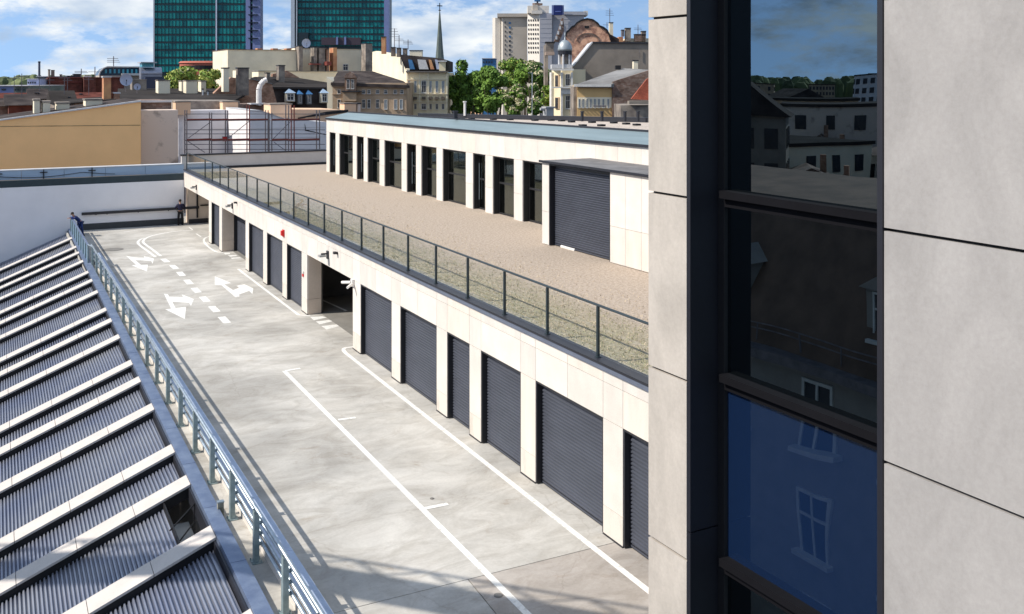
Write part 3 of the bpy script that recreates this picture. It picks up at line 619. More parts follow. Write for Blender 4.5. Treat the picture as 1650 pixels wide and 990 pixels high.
for (p, q) in ((p0, far[1]), (far[1], far[2])):
    d_ = Vector((q[0]-p[0], q[1]-p[1])).normalized(); n_ = Vector((-d_.y, d_.x))*0.15
    P = [(p[0]-n_.x, p[1]-n_.y), (q[0]-n_.x, q[1]-n_.y), (q[0]+n_.x, q[1]+n_.y), (p[0]+n_.x, p[1]+n_.y)]
    m.prism(P, lambda a, b: (a, b, zed(b)+0.2), lambda a, b: (a, b, zed(b)+0.64))
m.build('roof_parapet', ANTH, up)
pv = MB().box(-0.14, -0.14, 0, 0.14, 0.14, 0.09).mesh('roof_paver', BLACK)
for (u, v) in [(744, 187), (760, 187), (795, 188), (822, 188.5), (836, 187), (857, 188), (862, 190), (888, 190), (905, 191), (921, 193), (909, 187), (932, 187), (954, 194), (975, 187), (989, 195), (1009, 197), (939, 200), (969, 200), (1026, 199), (953, 187), (998, 187), (1020, 187), (790, 186), (880, 186.5)]:
    X, Y, Z = G(u, v+1, 8.12); a, b = loc2(X, Y)
    if a > 1.5: inst(pv, 'roof_paver', up, (a, b, zed(b)+0.40))
# roof things
X, Y, Z = G(749, 181, 8.3); t = thing('vent_pipe', 'thin white vent pipe standing on the pavilion roof by the trees', 'vent', (X, Y, 8.1)); MB().tube((0, 0, 0), (0, 0, 0.75), 0.07, 10).build('pipe', cw, t); MB().tube((0, 0, 0.751), (0, 0, 0.82), 0.11, 10).build('cap', cw, t)
X, Y, Z = G(883, 181, 8.3); t = thing('roof_fan', 'grey metal fan unit with a side snout on the pavilion roof edge', 'vent', (X, Y, 8.1))
FN = mat('fan grey', (0.38, 0.38, 0.38), 0.6); MB().box(-0.22, -0.2, 0, 0.25, 0.2, 0.42).build('base', FN, t); MB().box(-0.28, -0.26, 0.421, 0.31, 0.26, 0.52).build('cap', FN, t); MB().tube((-0.22, 0, 0.35), (-0.5, 0, 0.38), 0.08, 8).build('snout', FN, t)
X, Y, Z = G(733.5, 188, 8.15); t = thing('roof_outlet', 'small dark outlet post standing at the near edge of the pavilion roof', 'vent', (X, Y, 8.05)); MB().box(-0.1, -0.1, 0, 0.1, 0.1, 0.35).build('post', ANTH, t)
MB().box(-0.14, -0.14, 0.351, 0.14, 0.14, 0.40).build('cap', ANTH, t)
for i, u in enumerate((938, 970, 1007, 1028)):
    X, Y, Z = G(u, 185, 8.6); t = thing('snow_post', ['first', 'second', 'third', 'fourth'][i]+' from left of four short dark posts on the far roof edge', 'post', (X, Y, 8.3), group='short posts on the roof edge')
    MB().box(-0.05, -0.05, 0, 0.05, 0.05, 0.42).build('shaft', ANTH, t)
    MB().box(-0.07, -0.07, 0.421, 0.07, 0.07, 0.45).build('cap', ANTH, t)
# terrace block with wide shutter
Pb = Vector(G(873.5, 393, 3.72)[:2]); 
blk = thing('plant_block', 'pale clad block with one wide grey shutter projecting onto the gravel terrace', 'building', (Pb.x, Pb.y, 3.72), 0.03)
hb_ = lambda u, off=0.0: hit(u, off, Pb, 0.03)
BH = 3.22; ys0 = hb_(983); ys1 = hb_(884.6)
def bpanel(y0, y1, z0, z1): MB().box(0, y0+0.006, z0+0.006, 0.05, y1-0.006, z1-0.006).build('panel', random.choice(CLADS), blk)
bpanel(ys1, 0, 0.02, 1.3); bpanel(ys1, 0, 1.3, BH)
y = ys0
for _ in range(9):
    bpanel(y-0.92, y, 0.02, 1.3); bpanel(y-0.92, y, 1.3, BH); y -= 0.92
w = MB(); w.box(0.052, y, 0, 2.4, ys0-0.01, BH-0.02); w.box(0.052, ys1+0.01, 0, 2.4, -0.01, BH-0.02); w.box(0.5, ys0-0.01, 0, 2.4, ys1+0.01, BH-0.02); w.build('core', GREYW, blk)
MB().box(-0.06, y, BH, 2.5, 0.05, BH+0.05).build('roof_slab', mat('block roof', (0.17, 0.165, 0.165), 0.7, 0.3, 2), blk)
MB().box(-0.10, y, BH-0.02, -0.062, 0.09, BH+0.07).build('fascia', ANTH, blk)
roller(blk, 0.0, ys0, ys1, 0.02, BH-0.05, 0.22)
t = thing('loose_strip', 'thin pale strip lying on the gravel before the wide shutter', 'debris', (0, 0, 0)); a_ = G(908, 398, 3.73); b_ = G(930, 404, 3.73)
MB().tube((a_[0]-.1, a_[1], 3.76), (b_[0]-.1, b_[1], 3.75), 0.05, 5).build('strip', cw, t)

# ================================================================== NEAR BUILDING
NA = radians(1.9); ND = 4.30; No = Vector((cos(NA), sin(NA)))*ND
nb = thing('stone_facade', 'near stone-clad facade with a tall dark-framed window at the right of the picture', 'building', (No.x, No.y, 0), NA)
hn = lambda u, off=0.0: hit(u, off, No, NA)
yc = hn(1045); yj = hn(1106.5); yr = hn(1424)
jz = [CH-3.2-1.2*k for k in range(6, 0, -1)]+[CH-3.2, CH-2.01, CH-0.79, CH+0.42, CH+1.62, CH+2.8, CH+4.0]
jt = 0.018
PV = [('panel', yj, yc, STONE)]
for a, b in zip(jz, jz[1:]):
    MB().box(0, yj+0.002, a+jt/2, 0.04, yc, b-jt/2).build('panel', STONE, nb)
    q = yr
    for wd in (2.35, 2.35, 2.35):
        MB().box(0, q-wd+jt/2, a+jt/2, 0.04, q-0.002, b-jt/2).build('panel', STONEG, nb); q -= wd
    MB().box(0.042, yc-0.002, a+jt/2, 1.2, yc+0.0, b-jt/2).build('panel', STONE, nb)
w = MB(); w.box(0.043, yj+0.03, -12, 6.0, yc-0.003, CH+4); w.box(0.043, -6, -12, 0.45, yr-0.03, CH+4); w.box(0.45, -6, CH+3.9, 6, yj, CH+4); w.build('wall_core', BLACK, nb)
MB().box(5.9, -6, -12, 6.0, yj, CH+4).box(0.46, -6, -12, 6, -5.9, CH+4).build('inner_wall', mat('office wall', (0.35, 0.34, 0.31), 0.9), nb)
REC = 0.267
wn = bpy.data.objects.new('window', None); C.objects.link(wn); wn.parent = nb
MB().box(0.002, yj-0.035, -2, REC+0.08, yj, 7.19).build('jamb', ANTH2, wn); MB().box(0.002, yj-0.035, 7.20, REC+0.08, yj, CH+4).build('jamb', ANTH2, wn)
MB().box(-0.010, yr, -2, REC+0.08, yr+0.035, CH+4).build('jamb', ANTH2, wn)
fr_ = MB(); fr_.box(REC-0.03, yj-0.10, -2, REC+0.07, yj-0.036, CH+4); fr_.box(REC-0.03, yr+0.036, -2, REC+0.07, yr+0.08, CH+4); fr_.build('window_frame', BLACK, wn)
tz = [CH-5.6, CH-4.4, CH-3.19, CH-1.965, CH-0.745, CH+2.2]
for z in tz:
    f = MB(); f.box(REC-0.075, yr+0.081, z-0.05, REC+0.06, yj-0.101, z); f.box(REC-0.03, yr+0.081, z-0.11, REC+0.06, yj-0.101, z-0.051); f.build('transom', mat('transom black', (0.008, 0.008, 0.010), 0.85, 0.1, 3, spec=0.05), wn)
za = tz[:-1]; 
for i, (a, b) in enumerate(zip(tz, tz[1:])):
    blue = (i == 2)
    MB().box(REC+0.0, yr+0.078, a-0.02, REC+0.012, yj-0.098, b-0.104).build('pane', GLBLUE if blue else GLN, wn)
    if blue: MB().box(REC+0.2, yr, a-0.1, REC+0.35, yj, b).build('insulation', BLACK, wn)
# room behind the glass
rm = MB(); rm.box(REC+0.36, -5.8, CH-2.35, 5.9, yj, CH-2.25); rm.box(REC+0.36, -5.8, CH+1.6, 5.9, yj, CH+1.7); rm.box(REC+0.36, -5.8, CH-3.6, 5.9, yj, CH-3.5); rm.build('floor_slab', mat('office floor', (0.30, 0.27, 0.22), 0.6), nb)
MB().box(REC+0.9, hn(1340, REC+0.9)-0.02, CH-2.24, REC+1.15, hn(1322, REC+0.9)+0.1, CH+1.59).build('column', BLACK, nb)

# ================================================================== PEOPLE
def skin(name, verts, edges, radii, m, parent, root=0, sub=1):
    me = bpy.data.meshes.new(name); me.from_pydata(verts, edges, []); o = bpy.data.objects.new(name, me); C.objects.link(o); o.parent = parent; me.materials.append(m)
    o.modifiers.new('skin', 'SKIN').use_smooth_shade = True
    sv = me.skin_vertices[0].data if me.skin_vertices else None
    if sv is None:
        bpy.context.view_layer.objects.active = o; me.attributes  # skin layer is made by the modifier
    for i, r in enumerate(radii):
        r = r if isinstance(r, tuple) else (r, r); me.skin_vertices[0].data[i].radius = r
    me.skin_vertices[0].data[root].use_root = True
    if sub: s_ = o.modifiers.new('sub', 'SUBSURF'); s_.levels = sub; s_.render_levels = sub
    return o
SKINM = mat('skin', (0.50, 0.27, 0.18), 0.6, 0.05); HAIR = mat('dark hair', (0.03, 0.02, 0.015), 0.7)
def person(label, loc, rz, joints, jacket, trousers, scale=1.0):
    t = thing('person', label, 'person', loc, rz)
    J = joints; r = bpy.data.objects
    def chain(name, keys, rad, m, parent=t, root=0, extra=None):
        vs = [J[k] for k in keys]; ed = [(i, i+1) for i in range(len(keys)-1)] if extra is None else extra
        return skin(name, vs, ed, rad, m, parent, root)
    body = skin('body', [J[k] for k in ('pelvis', 'chest', 'neck', 'head', 'lsho', 'lelb', 'lwri', 'rsho', 'relb', 'rwri', 'lhip', 'lkne', 'lank', 'rhip', 'rkne', 'rank')],
        [(0, 1), (1, 2), (2, 3), (1, 4), (4, 5), (5, 6), (1, 7), (7, 8), (8, 9), (0, 10), (10, 11), (11, 12), (0, 13), (13, 14), (14, 15)],
        [(.13, .10), (.14, .11), .05, .085, .055, .04, .028, .055, .04, .028, .08, .055, .038, .08, .055, .038], SKINM, t)
    skin('jacket', [J[k] for k in ('pelvis', 'chest', 'lsho', 'lelb', 'lwri2', 'rsho', 'relb', 'rwri2', 'nbase')], [(0, 1), (1, 2), (2, 3), (3, 4), (1, 5), (5, 6), (6, 7), (1, 8)],
        [(.17, .13), (.19, .145), .08, .062, .05, .08, .062, .05, .07], jacket, t)
    skin('trousers', [J[k] for k in ('pelvis', 'lhip', 'lkne', 'lank', 'rhip', 'rkne', 'rank')], [(0, 1), (1, 2), (2, 3), (0, 4), (4, 5), (5, 6)], [(.165, .125), .105, .078, .062, .105, .078, .062], trousers, t)
    h = Vector(J['head']); f = Vector(J['face']).normalized()
    hm = MB(); n_ = 12
    for j in range(7):
        a = pi*j/6
    hm.lathe([(0.001, 0.115), (0.05, 0.105), (0.085, 0.07), (0.098, 0.02), (0.092, -0.03), (0.075, -0.06)], n=14)
    ho = hm.build('hair', HAIR, t, smooth=True); ho.location = h+Vector((0, 0, 0.03))-f*0.02
    fm = MB()
    side = Vector((-f.y, f.x, 0)).normalized()
    fm.tube(h+f*0.07+Vector((0, 0, 0.01)), h+f*0.115+Vector((0, 0, -0.01)), 0.014, 6, 0.012)
    for s_ in (-1, 1): fm.tube(h+side*s_*0.08, h+side*s_*0.105, 0.028, 6, 0.02)
    fm.build('nose_and_ears', SKINM, t, smooth=True)
    em = MB()
    for s_ in (-1, 1): em.tube(h+f*0.075+side*s_*0.032+Vector((0, 0, 0.02)), h+f*0.088+side*s_*0.032+Vector((0, 0, 0.02)), 0.012, 6)
    em.build('eyes', BLACK, t)
    for s_ in ('l', 'r'):
        w0 = Vector(J[s_+'wri']); el = Vector(J[s_+'elb']); d_ = (w0-el).normalized(); sd = d_.cross(Vector((0, 0, 1)))
        if sd.length < 0.1: sd = Vector((0, 1, 0))
        sd.normalize(); hv = [w0, w0+d_*0.08]; he = [(0, 1)]; hr = [(.03, .018), (.04, .018)]
        for q in range(4):
            k = len(hv); base = w0+d_*0.085+sd*(q-1.5)*0.02; hv += [base, base+d_*(0.035+0.005*(q in (1, 2)))+Vector((0, 0, -0.008)), base+d_*0.062+Vector((0, 0, -0.028))]
            he += [(1, k), (k, k+1), (k+1, k+2)]; hr += [.010, .009, .008]
        k = len(hv); hv += [w0+d_*0.03+sd*0.045, w0+d_*0.065+sd*0.06]; he += [(0, k), (k, k+1)]; hr += [.011, .009]
        skin('hand', hv, he, hr, SKINM, t, 0, 1)
    for s_ in ('l', 'r'):
        a = Vector(J[s_+'ank']); m = MB(); fd = Vector((*J['foot'], 0)); fd.normalize(); sd = Vector((-fd.y, fd.x, 0))
        P = [(-0.09, 0.035), (0.08, 0.045), (0.17, 0.03), (0.17, -0.03), (0.08, -0.045), (-0.09, -0.035)]
        lo = [a+fd*p+sd*q for p, q in P]; m.add([(v.x, v.y, 0.0) for v in lo]+[(v.x, v.y, 0.05 if i in (2, 3) else 0.09) for i, v in enumerate(lo)],
            [(5, 4, 3, 2, 1, 0), (6, 7, 8, 9, 10, 11)]+[(i, (i+1) % 6, 6+(i+1) % 6, 6+i) for i in range(6)]); m.build('shoe', BLACK, t)
    return t
def J_(**k):
    for s_ in 'lr':
        w0 = Vector(k[s_+'wri']); e = Vector(k[s_+'elb']); k[s_+'wri2'] = tuple(w0-(w0-e).normalized()*0.05)
    n_ = Vector(k['neck']); c_ = Vector(k['chest']); k['nbase'] = tuple(c_+(n_-c_)*0.75); return k
NAVY = mat('navy jacket', (0.022, 0.020, 0.055), 0.8, 0.3, 6); BLUC = mat('royal blue coat', (0.012, 0.035, 0.16), 0.75, 0.3, 5); TRO = mat('black trousers', (0.012, 0.011, 0.013), 0.85, 0.3, 6)
x_, y_, _ = G(290, 362.5); y_ = min(y_, EY-0.55)
person('person in navy jacket and black trousers standing at the white end wall, back turned', (x_, y_, 0), 0.1, J_(pelvis=(0, 0, 0.96), chest=(0, 0.05, 1.32), neck=(0, 0.07, 1.50), head=(0, 0.11, 1.66), face=(0.05, 1, -0.15), foot=(0, 1),
    lsho=(-0.20, 0.05, 1.42), lelb=(-0.33, 0.08, 1.17), lwri=(-0.22, 0.27, 1.13), rsho=(0.20, 0.05, 1.42), relb=(0.33, 0.08, 1.17), rwri=(0.22, 0.27, 1.13),
    lhip=(-0.10, 0, 0.90), lkne=(-0.13, 0.03, 0.50), lank=(-0.13, 0, 0.08), rhip=(0.10, 0, 0.90), rkne=(0.13, 0.03, 0.50), rank=(0.14, 0.02, 0.08)), NAVY, TRO)
person('person in a royal blue coat leaning with both elbows on the far railing', (5.33, EY-2.6, 0), 0.35, J_(pelvis=(0, 0, 0.93), chest=(-0.28, 0, 1.22), neck=(-0.42, 0, 1.35), head=(-0.53, 0, 1.46), face=(-1, 0, -0.25), foot=(-1, 0),
    lsho=(-0.34, -0.19, 1.30), lelb=(-0.46, -0.20, 1.20), lwri=(-0.70, -0.06, 1.22), rsho=(-0.34, 0.19, 1.30), relb=(-0.46, 0.20, 1.20), rwri=(-0.70, 0.06, 1.23),
    lhip=(0.02, -0.09, 0.88), lkne=(0.06, -0.11, 0.48), lank=(0.14, -0.11, 0.08), rhip=(0.02, 0.09, 0.88), rkne=(-0.03, 0.11, 0.49), rank=(0.03, 0.12, 0.08)), BLUC, BLUC)

# ================================================================== CITY
ZG = -12.0
class Bld:
    """front face on the plane Y (squared to the deck), or at the distance Y turned to face the deck's near end"""
    def __init__(s, name, label, cat, u0, u1, Y, group=None, cam=False):
        s.Y = Y; s.Y0_ = Y; s.cam = cam; s.u0 = u0
        if cam:
            a = (u0-CX)*Y/F; s.t = thing(name, label, cat, (Y*sin(TH)+a*cos(TH), Y*cos(TH)-a*sin(TH), ZG), -TH, group); s.W = (u1-u0)*Y/F; s.X0 = a
        else: s.X0 = XY(u0, Y); s.W = XY(u1, Y)-s.X0; s.t = thing(name, label, cat, (s.X0, Y, ZG), 0, group)
    def x(s, u, y=0): return (u-CX)*(s.Y+y)/F-s.X0 if s.cam else XY(u, s.Y+y)-s.X0
    def z(s, u, v, y=0): return CH-(v-HY)*(s.Y+y)/F-ZG if s.cam else ZY(u, v, s.Y+y)-ZG
    def on(s, u, A, B):                    # where the column u meets the plan line A-B, both (u, y); camera-facing only
        xa, ya, xb, yb = s.x(A[0], A[1]), A[1], s.x(B[0], B[1]), B[1]; t_ = (u-CX)/F
        k = (t_*(s.Y+ya)-s.X0-xa)/((xb-xa)-t_*(yb-ya)); return xa+k*(xb-xa), ya+k*(yb-ya)
    def skew(s, name, m, pts, A, B, thick=0.4, off=0.0, parent=None):
        f = []; g_ = []; n_ = Vector((s.x(B[0], B[1])-s.x(A[0], A[1]), B[1]-A[1])); n_ = Vector((-n_.y, n_.x)).normalized()
        if n_.y < 0: n_ = -n_
        for u, v in pts:
            x, y = s.on(u, A, B); z = 0 if v is None else s.z(u, v, y); f.append((x+n_.x*off, y+n_.y*off, z)); g_.append((x+n_.x*(off+thick), y+n_.y*(off+thick), z))
        k = len(pts); return MB().add(f+g_, [tuple(range(k))[::-1], tuple(range(k, 2*k))]+[(i, (i+1) % k, k+(i+1) % k, k+i) for i in range(k)]).build(name, m, parent or s.t)
    def box(s, name, m, u0, u1, v0, v1, y0=0, y1=1.0, parent=None):     # v0 top, v1 bottom
        a, b = s.x(u0), s.x(u1); um = (u0+u1)/2
        zt = s.z(um, v0); zb = 0 if v1 is None else s.z(um, v1)
        return MB().box(a, y0, zb, b, y1, zt).build(name, m, parent or s.t)
    def poly(s, name, m, pts, y0, y1, parent=None):
        P = [(s.x(u), s.z(u, v) if v is not None else 0) for u, v in pts]
        return MB().prism(P, lambda a, b: (a, y0, b), lambda a, b: (a, y1, b)).build(name, m, parent or s.t)
    def window(s, u0, u1, v0, v1, mf=None, mp=None, y=0, sill=True):
        a, b = s.x(u0), s.x(u1); um = (u0+u1)/2; z1, z0 = s.z(um, v0), s.z(um, v1); w_ = b-a; h = z1-z0; fw = min(0.12, w_*0.14)
        m = MB(); m.box(-fw, -0.06, -fw, 0, 0, h+fw).box(w_, -0.06, -fw, w_+fw, 0, h+fw).box(0, -0.06, h, w_, 0, h+fw).box(-fw*1.6, -0.16, -fw*1.6, w_+fw*1.6, 0, 0)
        m.box(w_/2-fw*.25, -0.03, 0, w_/2+fw*.25, -0.011, h).box(0, -0.03, h*0.62, w_/2-fw*.26, -0.011, h*0.62+fw*.5).box(w_/2+fw*.26, -0.03, h*0.62, w_, -0.011, h*0.62+fw*.5)
        m.box(0, -0.01, 0, w_, -0.002, h, 1)
        return m.build('window', [mf or WFR, mp or PANE], s.t, loc=(a, y, z0))
def chimney(b, u0, u1, v0, v1, m, y0=3, dp=1.2, parent=None, cap=ANTH, name='chimney'):
    """u0..u1 front face, stands y0 behind the front plane"""
    a = b.x(u0, y0); c = b.x(u1, y0); um = (u0+u1)/2; zt = b.z(um, v0, y0); zb = b.z(um, v1, y0)
    o = MB().box(a, y0, zb-0.3, c, y0+dp, zt-0.12).build(name, m, parent or b.t)
    MB().box(a-0.06, y0-0.06, zt-0.118, c+0.06, y0+dp+0.06, zt).build('chimney_cap', cap, o if parent is None else b.t); return o
CREAM = mat('cream plaster', (0.76, 0.66, 0.45), 0.85, 0.12, 0.4); CREAM2 = mat('pale plaster', (0.80, 0.72, 0.55), 0.85, 0.12, 0.3); YEL = mat('ochre plaster', (0.88, 0.535, 0.25), 0.85, 0.05, 0.4, 0.1, 8)
WORN = mat('worn plaster', (0.70, 0.57, 0.48), 0.9, 0.3, 0.6, col2=(0.24, 0.19, 0.16), lo=0.30, hi=0.45); PEACH = mat('peach plaster', (0.78, 0.52, 0.34), 0.85, 0.08, 0.5)
LAV = mat('insulation white', (0.78, 0.75, 0.76), 0.85, 0.10, 0.35); BRWN = mat('brown plaster', (0.48, 0.35, 0.235), 0.85, 0.25, 0.4); CHIM = mat('sooty plaster', (0.34, 0.29, 0.24), 0.9, 0.4, 0.8, col2=(0.12, 0.10, 0.09))
BRK = brick_mat('old brick', (0.42, 0.20, 0.12), (0.50, 0.30, 0.20), (0.38, 0.32, 0.27), 2.0); BRKR = brick_mat('red brown brick', (0.155, 0.04, 0.028), (0.19, 0.055, 0.035), (0.12, 0.05, 0.04), 1.2)
BRKD = brick_mat('dark worn brick', (0.20, 0.11, 0.08), (0.30, 0.22, 0.18), (0.18, 0.15, 0.13), 1.6); LGREY = mat('light grey roof', (0.22, 0.215, 0.21), 0.8, 0.35, 0.3)
FLASH = mat('pale flashing', (0.55, 0.55, 0.56), 0.5); REDT = brick_mat('red roof tile', (0.55, 0.14, 0.07), (0.42, 0.10, 0.06), (0.2, 0.05, 0.03), 4); ORNG = mat('orange plaster', (0.62, 0.34, 0.16), 0.85, 0.3, 0.8, col2=(0.42, 0.16, 0.09))
DKG = mat('dark grey plaster', (0.25, 0.215, 0.18), 0.9, 0.18, 0.5); COPP = mat('grey green copper', (0.11, 0.135, 0.12), 0.6, 0.3, 0.3); BLUE = mat('blue tin', (0.05, 0.17, 0.36), 0.5, 0.3, 1)

# ochre blind wall on the left
b = Bld('ochre_building', 'long blind building with an ochre wall and a sloping roof edge behind the zinc parapet', 'building', -130, 227, 80)
P = [(-130, 212), (0, 195), (227, 164.5), (227, None), (-130, None)]
b.poly('wall', YEL, P, 0, 9); b.poly('roof_edge', FLASH, [(-130, 209.5), (0, 192.5), (227, 161.8), (227, 164.3), (0, 194.8), (-130, 211.8)], -0.15, 0.3); b.poly('roof', DARKR2, [(-130, 209.5), (0, 192.5), (227, 161.8), (227, 164.3), (0, 194.8), (-130, 211.8)], 0.31, 9.1)
b.poly('wall_seam', mat('seam stain', (0.34, 0.24, 0.12), 0.9, 0.4, 0.8), [(-130, 204.5), (20, 203.4), (226, 201.5), (226, 202.6), (20, 204.4), (-130, 205.5)], -0.02, -0.002)
for (u0, u1, v0, v1, m) in ((55, 64, 160, 186, CREAM2), (69, 81, 163, 186, CREAM2), (91.5, 112, 165, 182, CREAM2), (138, 165, 159.5, 176, CREAM2)): chimney(b, u0, u1, v0, v1, m, 2.0 if u0 < 90 else 3.0, 2.2, cap=CHIM)
b = Bld('orange_chimney_house', 'low dark-roofed house with a tall peeling orange chimney behind the ochre wall', 'house', 120, 186, 92)
b.box('wall', CHIM, 120, 186, 166, None, 0, 12); b.poly('roof', DARKR, [(112, 166), (186, 160), (186, 162), (112, 168)], -0.3, 12.3)
chimney(b, 167, 179, 123, 165, ORNG, 2, 1.4, cap=FLASH); chimney(b, 183.5, 193, 149, 164, BRK, 2, 1.0, cap=FLASH)
# worn plaster building with tar roof
b = Bld('tar_roof_building', 'worn plaster building under a wide black tar roof with square chimneys', 'building', 227.5, 287, 83)
b.box('wall', WORN, 227.5, 287, 178, None, 0, 3); b.box('back_wall', BRKD, 227.5, 286, 164, None, 3, 10)
m = MB(); P = [(188, 163.5, 108), (375, 163.5, 108), (410, 143, 135), (190, 143, 135)]
Q = [(b.x(u, Y-b.Y0_), Y-b.Y0_, b.z(u, v, Y-b.Y0_)) for u, v, Y in P]; m.add(Q+[(x, y, z-0.25) for x, y, z in Q], [(0, 1, 2, 3), (7, 6, 5, 4), (0, 4, 5, 1), (1, 5, 6, 2), (2, 6, 7, 3), (3, 7, 4, 0)]); m.build('roof', DARKR, b.t)
b.box('eave_strip', FLASH, 228, 286, 163.4, 166.5, 2.75, 2.99)
for (u0, u1, v0, v1, y0) in ((213, 236, 128, 142, 48), (255, 274, 129, 147, 40), (300, 318, 129.5, 147, 40), (292.5, 298, 130, 146, 45), (324, 332, 130, 146, 43)): chimney(b, u0, u1, v0, v1, CREAM2 if u0 > 250 else CHIM, y0, 2.0, cap=CHIM)
for i, (u, v) in enumerate(((326, 143), (334, 146))): chimney(b, u, u+2, v, v+9, FLASH, 36, 0.15, name='vent_pipe')
DISH = mat('satellite dish grey', (0.42, 0.47, 0.60), 0.4, 0.1)
def dish(u, v, r, Y, lab):
    X = XY(u, Y); t = thing('satellite_dish', lab, 'dish', (X, Y, ZV(u, v, X, Y)-r*2)); MB().tube((0, 0.1, 0), (0, 0.1, r*2), 0.03, 6).build('mast', STEEL, t)
    m = MB(); rr = [(0.001, 0), (r*0.5, 0.04*r), (r*0.85, 0.16*r), (r, 0.25*r)]; n_ = 20
    for q, (a_, h_) in enumerate(rr): m.v += [(a_*cos(2*pi*i/n_), -h_, r*2+a_*sin(2*pi*i/n_)) for i in range(n_)]
    m.f += [(q*n_+i, q*n_+(i+1) % n_, (q+1)*n_+(i+1) % n_, (q+1)*n_+i) for q in range(3) for i in range(n_)]; m.m = [0]*len(m.f); m.build('reflector', DISH, t)
    MB().tube((0, -0.05, r*1.1), (0, -0.7*r, r*1.9), 0.02, 5).tube((0, -0.7*r, r*1.85), (0, -0.6*r, r*2.0), 0.05, 6).build('feed_arm', BLACK, t)
dish(203, 129, 0.50, 90, 'larger round satellite dish beside the orange chimney'); dish(221, 140, 0.30, 95, 'small satellite dish on the tar roof in front of a chimney'); dish(493, 70, 0.85, 186, 'round satellite dish with clock-like face before the second glass tower')
# scaffolded building
b = Bld('scaffolded_building', 'building clad in white insulation boards behind scaffolding', 'building', 286.5, 366, 97)
b.box('wall', LAV, 286.5, 366, 178, None, 0, 10)
b.box('corner_strip', mat('white board', (0.72, 0.72, 0.76), 0.8), 287, 294, 177.8, None, -0.15, -0.002)
for v in (192, 208, 224): b.box('board_joint', GREYW, 296, 365, v, v+0.5, -0.03, -0.004)
b.poly('worn_parapet', CHIM, [(286, 164), (396, 164), (396, 178), (286, 178)], 2.5, 9.8)
for (u0, u1, v0, v1) in ((283, 307, 163, 180), (359, 383.5, 163, 180)): chimney(b, u0, u1, v0, v1, PEACH, -1.0 if u0 < 300 else 1.0, 1.6, cap=CHIM)
b = Bld('insulated_wing', 'projecting white wing with its left side in full sun, behind the scaffolding', 'building', 402.5, 527, 88)
X_ = XY(402.5, 88); th = YX(364, X_)-88
b.poly('wall', LAV, [(402.5, 178.5), (420, 179), (458, 192), (527, 197), (527, None), (402.5, None)], 0, th)
b.poly('roof_sheet', FLASH, [(402, 177.5), (420, 178), (458, 191), (458, 192), (420, 179), (402, 178.5)], -0.1, th)
for v in (206, 222): b.box('board_joint', GREYW, 403, 527, v, v+0.5, -0.03, -0.004)
for k in range(5): MB().box(-0.03, 0.5+k*3.2, 3, -0.002, 0.5+k*3.2+1.3, 14.5-(k % 3)*1.2).build('loose_board', mat('grey board', (0.42, 0.41, 0.46), 0.8), b.t)
b.poly('crack', BLACK, [(491, 199), (493, 209), (500, 211), (526, 217), (526, 218), (500, 212.4), (491.5, 211)], -0.03, -0.003)
chimney(b, 436, 470, 167, 186, PEACH, 3, 2.5, cap=CHIM)
b = Bld('peach_parapet_house', 'peach rendered low house with a raking parapet right of the scaffolding', 'house', 455, 560, 93)
b.poly('wall', PEACH, [(455, 190), (455, 176.5), (545, 177), (560, 178), (560, None), (455, None)], 0, 6); b.poly('roof_edge', BLACK, [(480, 190), (527, 180), (560, 177), (560, 181), (527, 185), (480, 191.5)], -0.2, -0.01)
chimney(b, 555, 574, 166, 180, PEACH, 3, 1.5, cap=CHIM); chimney(b, 576, 581, 166, 180, WORN, 3.2, 1.0)
b = Bld('dark_stack_house', 'low house of worn brick stacks and a curved white flue behind the scaffolding', 'house', 395, 440, 104)
b.box('wall', BRKD, 350, 440, 168, None, 0, 4)
m = MB(); xx, zz_ = b.x(416), b.z(416, 170); m.path([(xx, -0.3, zz_), (xx, -0.3, zz_+1.6), (xx+0.15, -0.3, zz_+2.1), (xx+0.5, -0.3, zz_+2.5), (xx+0.8, -0.3, zz_+2.6)], 0.28, 10); m.build('curved_flue', cw, b.t)
b.box('capping', FLASH, 402, 430, 166.5, 168.5, -0.6, 1)
# scaffolding
sc = thing('scaffolding', 'steel scaffolding with red toe boards in front of the white insulated building', 'scaffolding', (0, 82.5, 0))
def scx(u): return XY(u, 82.5)
def scz(u, v): return ZY(u, v, 82.5)
us = [301, 341, 367, 402, 432, 438, 465, 474, 515]
for i, u in enumerate(us):
    for dy in (0, 0.9): MB().tube((scx(u), dy, -6), (scx(u), dy, scz(u, 170 if u in (402, 465, 474) else 178+(i % 2)*4)), 0.045, 6).build('standard', RUST if u in (402, 474) else STEEL, sc)
for v, mt_, w_ in ((193, RUST, 0.11), (225.5, RUST, 0.13)):
    for a, c in zip(us, us[1:]):
        if c-a < 8: continue
        MB().box(scx(a), -0.05, scz(a, v)-w_/2, scx(c)-0.02, 0.02, scz(a, v)+w_/2).build('toe_board', mt_, sc); MB().box(scx(a), 0.02, scz(a, v)-w_/2-.06, scx(c)-0.02, 0.88, scz(a, v)-w_/2).build('deck_board', STEEL, sc)
for v in (184, 209.5, 216, 241, 233):
    MB().tube((scx(297), 0.03, scz(297, v)), (scx(524), 0.03, scz(524, v)), 0.03, 5).build('guard_rail', STEEL, sc)
for (a, va, c, vc) in ((303, 223, 339, 197), (303, 228, 330, 246), (440, 224, 468, 196), (441, 229, 460, 243), (366, 224, 402, 195)):
    MB().tube((scx(a), -0.04, scz(a, va)), (scx(c), -0.04, scz(c, vc)), 0.03, 5).build('brace', STEEL, sc)
t = thing('red_crate', 'small red box on the lower scaffold boards left of the sunlit white wing', 'box', (scx(360), 82.6, scz(360, 228))); MB().box(0, 0, 0, 0.42, 0.3, 0.32).build('body', RED, t); MB().box(-0.02, -0.02, 0.321, 0.44, 0.32, 0.36).build('lid', RUST, t)
